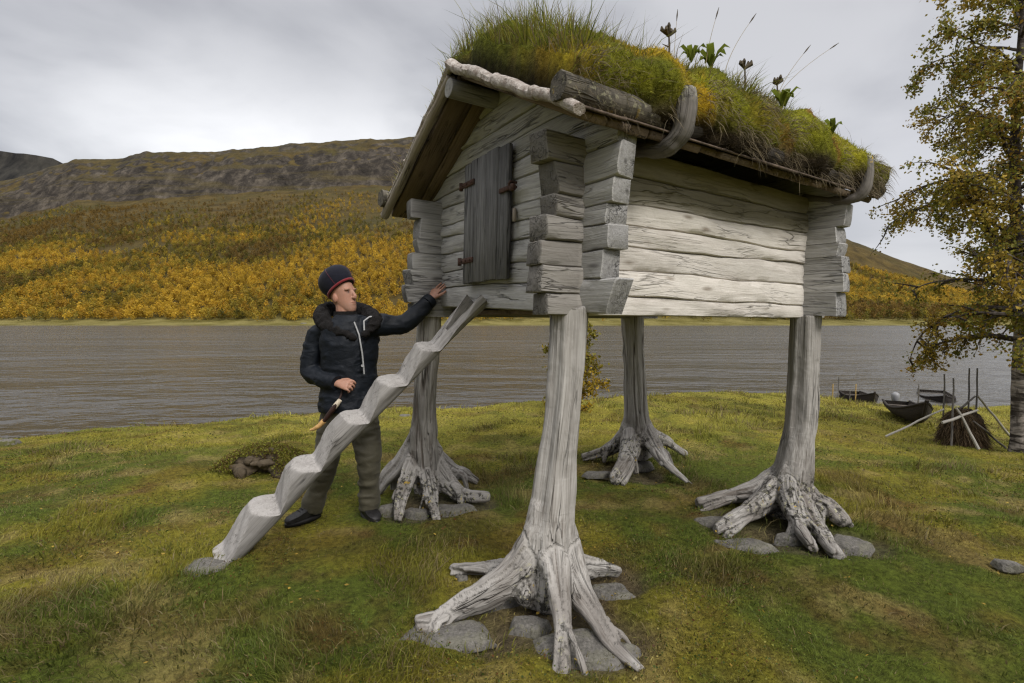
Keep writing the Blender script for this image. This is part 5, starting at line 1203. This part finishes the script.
MAT['navy'] = cloth('navy_felt', (.004, .0045, .011), .006, .9, sheen=.05); MAT['red'] = cloth('red_felt', (.16, .010, .014), .003, .9); MAT['shoe'] = plain('black_leather', (.014, .013, .013), .5, .3, 30, .3); MAT['zip'] = plain('zip_metal', (.32, .32, .32), .4, .2, 60, 0)
MAT['leather'] = plain('brown_leather', (.035, .016, .012), .5, .3, 30, .3); MAT['antler'] = plain('antler', (.55, .33, .13), .5, .25, 30, .1); MAT['antler_pale'] = plain('pale_antler', (.6, .52, .4), .5, .2, 30, .1)
def garment(name, mb, mat, voxel=.009, sm=3, fold=.008, fsc=(7, 7, 11), seed=0, par=None):
    V, NR, fc = remesh([MI @ p for p in map(Vector, mb.v)], mb.f4 + mb.f3, voxel, sm)
    d = fbm(V * np.array(fsc), seed, 3); d = 1 - np.abs(d - .5) * 4; V = V + NR * (d * fold)[:, None]
    o = link(name, mesh_np(name, V, fc), MAT[mat], par or man); return o
mb = MB()
mb.rings([ell(P(350, y, .0), rs, a, ff, b, 32) for y, a, b in ((409, .212, .158), (404, .216, .162), (390, .20, .15), (372, .185, .142), (352, .195, .148), (340, .205, .148), (330, .19, .13), (322, .14, .11), (316, .10, .09))])
chain(mb, [P(338, 333), RSH, P(313, 352, .02), REL, P(322, 379, -.10), Rw + (REL - Rw) * .06], [.08, .076, .07, .066, .056, .046])
chain(mb, [P(355, 333), LSH, P(389, 325, .03), LEL + Vector((0, 0, -.01)), P(420, 311, .12), Lw + (LEL - Lw) * .05], [.085, .078, .07, .065, .056, .046])
jk = garment('jacket', mb, 'jacket', .0075, 2, .011, (7, 7, 15), 171)
for w_, e_ in ((Rw, REL), (Lw, P(418, 312, .08))):
    m2 = MB(); d = (w_ - e_).normalized(); m2.tube([MI @ (w_ - d * .045), MI @ (w_ - d * .02), MI @ (w_ + d * .004)], [.056, .057, .052], 18, .03); m2.build('cuff', MAT['jacket'], jk, True)
# fur-lined hood lying round the neck
m2 = MB(); chain(m2, [P(352, 338) + ff * .148, P(342, 333) + ff * .14, P(330, 328) + ff * .10, P(323, 320) + ff * .02, P(324, 312, .07), P(336, 308, .13), P(357, 309, .12), P(369, 314, .05) + ff * .02, P(374, 321, -.02) + ff * .06, P(367, 329) + ff * .12, P(359, 336) + ff * .148], [.012, .026, .05, .056, .05, .044, .044, .046, .042, .026, .012], .02, 16, .9)
garment('hood', m2, 'fur', .009, 2, .014, (30, 30, 30), 173, jk)
m2 = MB(); m2.rings([[MI @ p for p in ell(P(346 - .2 * (k), y), rs, a_, ff, a_ * .95, 26)] for k, (y, a_) in enumerate(((322, .105), (317, .088), (313, .082), (311.5, .083), (311.5, .074), (316, .07)))]); m2.build('collar', MAT['fur'], jk, True)
# zip, chest pocket trims, cord lock
def on_chest(px, py, r=.005): return MI @ (P(px, py) + ff * .150)
m2 = MB(); m2.tube([MI @ (P(352, 322) + ff * .118), MI @ (P(356, 334) + ff * .148), MI @ (P(359, 352) + ff * .155), MI @ (P(361, 372) + ff * .152)], .0055, 8); m2.build('zip', MAT['zip'], jk, True)
m2 = MB(); m2.tube([MI @ (P(361, 330) + ff * .15), MI @ (P(361, 321) + ff * .135), MI @ (P(367, 317) + ff * .11), MI @ (P(376, 316) + ff * .09)], .006, 8); m2.build('reflective_trim', MAT['zip'], jk, True)
for px, py in ((359, 364), (339, 374)):
    m2 = MB(); m2.tube([MI @ (P(px, py) + ff * .15), MI @ (P(px, py) + ff * .166)], [.009, .008], 10); m2.build('snap_button', MAT['zip'], jk, True)
mb = MB()
mb.rings([ell(P(349, y), rs, a, ff, b, 30) for y, a, b in ((392, .165, .125), (405, .172, .128), (418, .168, .122), (426, .13, .09))])
chain(mb, [P(337, 408), P(331, 435, -.02), P(327, 460, -.05), P(318, 488, -.03), P(311, 509, -.02)], [.098, .09, .074, .066, .068])
chain(mb, [P(361, 408), P(366, 435, -.02), P(369, 462, -.05), P(369, 490, -.01), P(369, 508, .0)], [.10, .09, .075, .066, .068])
tr = garment('trousers', mb, 'trouser', seed=181, fold=.018, fsc=(5, 5, 14))
def shoe(ank, toe):
    a = Vector((ank.x, ank.y, 0)); t = Vector((toe.x, toe.y, 0)); d = (t - a).normalized(); s = Vector((-d.y, d.x, 0)); g = ghs(a.x, a.y); h0 = a - d * .075; L = .268; mb = MB(); rings = []
    for f, w, h in ((0, .028, .06), (.04, .037, .09), (.2, .042, .115), (.36, .043, .11), (.55, .046, .078), (.75, .049, .06), (.9, .042, .05), (.98, .024, .036), (1, .012, .025)):
        c = h0 + d * (f * L); rings.append([c + s * (w * max(-1, min(1, 1.25 * math.cos(q)))) + Zv * (g + .012 + (h * .5 * (1 + math.sin(q)))) for q in np.linspace(0, 2 * math.pi, 21)[:-1]])
    mb.rings([[MI @ p for p in r] for r in rings]); mb.tube([MI @ (a + Zv * (g + .06)), MI @ (a + Zv * (g + .15))], [.052, .06], 16); o = mb.build('shoe', MAT['shoe'], man, True)
    sm = MB(); sm.rings([[MI @ (h0 + d * (.5 * L) + d * (L * .52 * math.cos(q)) + s * (.05 * math.sin(q)) + Zv * (g + z)) for q in np.linspace(0, 2 * math.pi, 29)[:-1]] for z in (-.004, .026)]); sm.build('sole', MAT['shoe'], o, False)
    lc = MB()
    for k in range(4): c = h0 + d * (L * (.42 + .07 * k)) + Zv * (g + .118 - .012 * k); lc.tube([MI @ (c - s * .022), MI @ (c + Zv * .006), MI @ (c + s * .022)], .003, 6)
    lc.build('laces', MAT['shoe'], o, True)
shoe(P(311, 512, -.02), P(291, 524, -.14)); shoe(P(367, 508, .02), P(378, 522, -.14))
# cap
hx = Vector((-.60, .12, .78)).normalized(); hb = (hf - hx * hf.dot(hx)).normalized(); ht = hx.cross(hb).normalized(); bc = HC + hu * .052 - hf * .004
HP = ((0, .1), (.012, .107), (.04, .116), (.07, .123), (.10, .124), (.13, .118), (.155, .104), (.175, .083), (.19, .054), (.198, .022))
mb = MB(); mb.rings([[MI @ p for p in ell(bc + hx * (t * .88), hb, r * 1.04, ht, r * .93, 36)] for t, r in HP]); hat = mb.build('cap', MAT['navy'], man, True)
m2 = MB(); m2.tube([MI @ p for p in ell(bc + hx * .006, hb, .1105, ht, .0985, 40)] + [MI @ ell(bc + hx * .006, hb, .1105, ht, .0985, 40)[0]], .0085, 8); m2.build('cap_trim', MAT['red'], hat, True)
m2 = MB(); m2.tube([MI @ p for p in ell(bc + hx * .036, hb, .1165, ht, .1025, 40)] + [MI @ ell(bc + hx * .036, hb, .1165, ht, .1025, 40)[0]], .0028, 6)
for a in (.5, 2.07, 3.64, 5.21): m2.tube([MI @ (bc + hx * (t * .88) + hb * (r * 1.04 * math.cos(a)) + ht * (r * .93 * math.sin(a))) for t, r in HP[1:]], .0028, 6)
m2.build('cap_piping', MAT['piping'] if 'piping' in MAT else MAT.setdefault('piping', cloth('dull_red', (.05, .006, .014), .003, .9)), hat, True)
# sheath knife hanging from his belt
K0 = P(338, 403, -.20); root = empty('sheath_knife', K0); tag(root, 'knife in dark leather sheath with curved antler tip, at the hip of the man', 'knife', None)
KI = Matrix.Translation(-K0); kp = [KI @ P(x, y, -.21) for x, y in ((340, 400), (337, 404), (333, 409), (328, 416), (324, 421), (319, 426), (314, 429), (310, 430))]
mb = MB(); mb.tube(kp[0:3], [.015, .018, .017], 12); mb.build('handle', MAT['antler_pale'], root, True)
mb = MB(); mb.tube(kp[1:5], [.019, .026, .025, .019], 14, flat=.7); mb.build('sheath', MAT['leather'], root, True)
mb = MB(); mb.tube(kp[4:], [.019, .017, .012, .006], 12); mb.build('sheath_tip', MAT['antler'], root, True)
mb = MB(); mb.tube([kp[1] + Vector((.0, .0, .0)), kp[1] + Vector((.02, .03, .06)), kp[1] + Vector((.02, .05, .10))], .007, 8); mb.build('strap', MAT['leather'], root, True)
# ------------------------------------------------------------------ setting
for px, py, r in ((205, 570, .13), (540, 612, .50), (500, 625, .34), (590, 640, .36), (610, 580, .28), (785, 530, .52), (740, 525, .35), (850, 540, .3), (630, 468, .4), (425, 505, .46), (470, 500, .28)):
    g = gp(px, py, 0.0); BARE.append((g.x, g.y, r * .78))
TUSSOCKS = []
for px, py, n, h, r in ((120, 610, 900, .15, .18), (60, 640, 700, .16, .16), (190, 640, 600, .14, .16), (255, 668, 500, .12, .13), (170, 555, 420, .10, .16), (235, 470, 500, .13, .18), (285, 440, 500, .14, .2), (150, 452, 260, .14, .25),
                        (70, 455, 260, .12, .25), (400, 655, 420, .1, .12), (470, 672, 420, .1, .12), (330, 660, 380, .09, .13), (690, 640, 400, .08, .14), (660, 560, 350, .09, .16), (720, 575, 320, .09, .15), (30, 560, 360, .12, .18), (850, 600, 300, .08, .16), (985, 640, 320, .09, .15)):
    g = gp(px, py, 0.0) if py > 500 else ground_at(px, py); TUSSOCKS.append((g.x, g.y, int(n * .8), h * .62, r))
build_ground(); build_grass(); build_water(); build_fell(); build_forest()
scene.cycles.use_denoising = True
scene.cycles.denoiser = 'OPENIMAGEDENOISE'
scene.cycles.denoising_input_passes = 'RGB_ALBEDO_NORMAL'
scene.cycles.denoising_prefilter = 'NONE'
scene.cycles.filter_width = 1.3
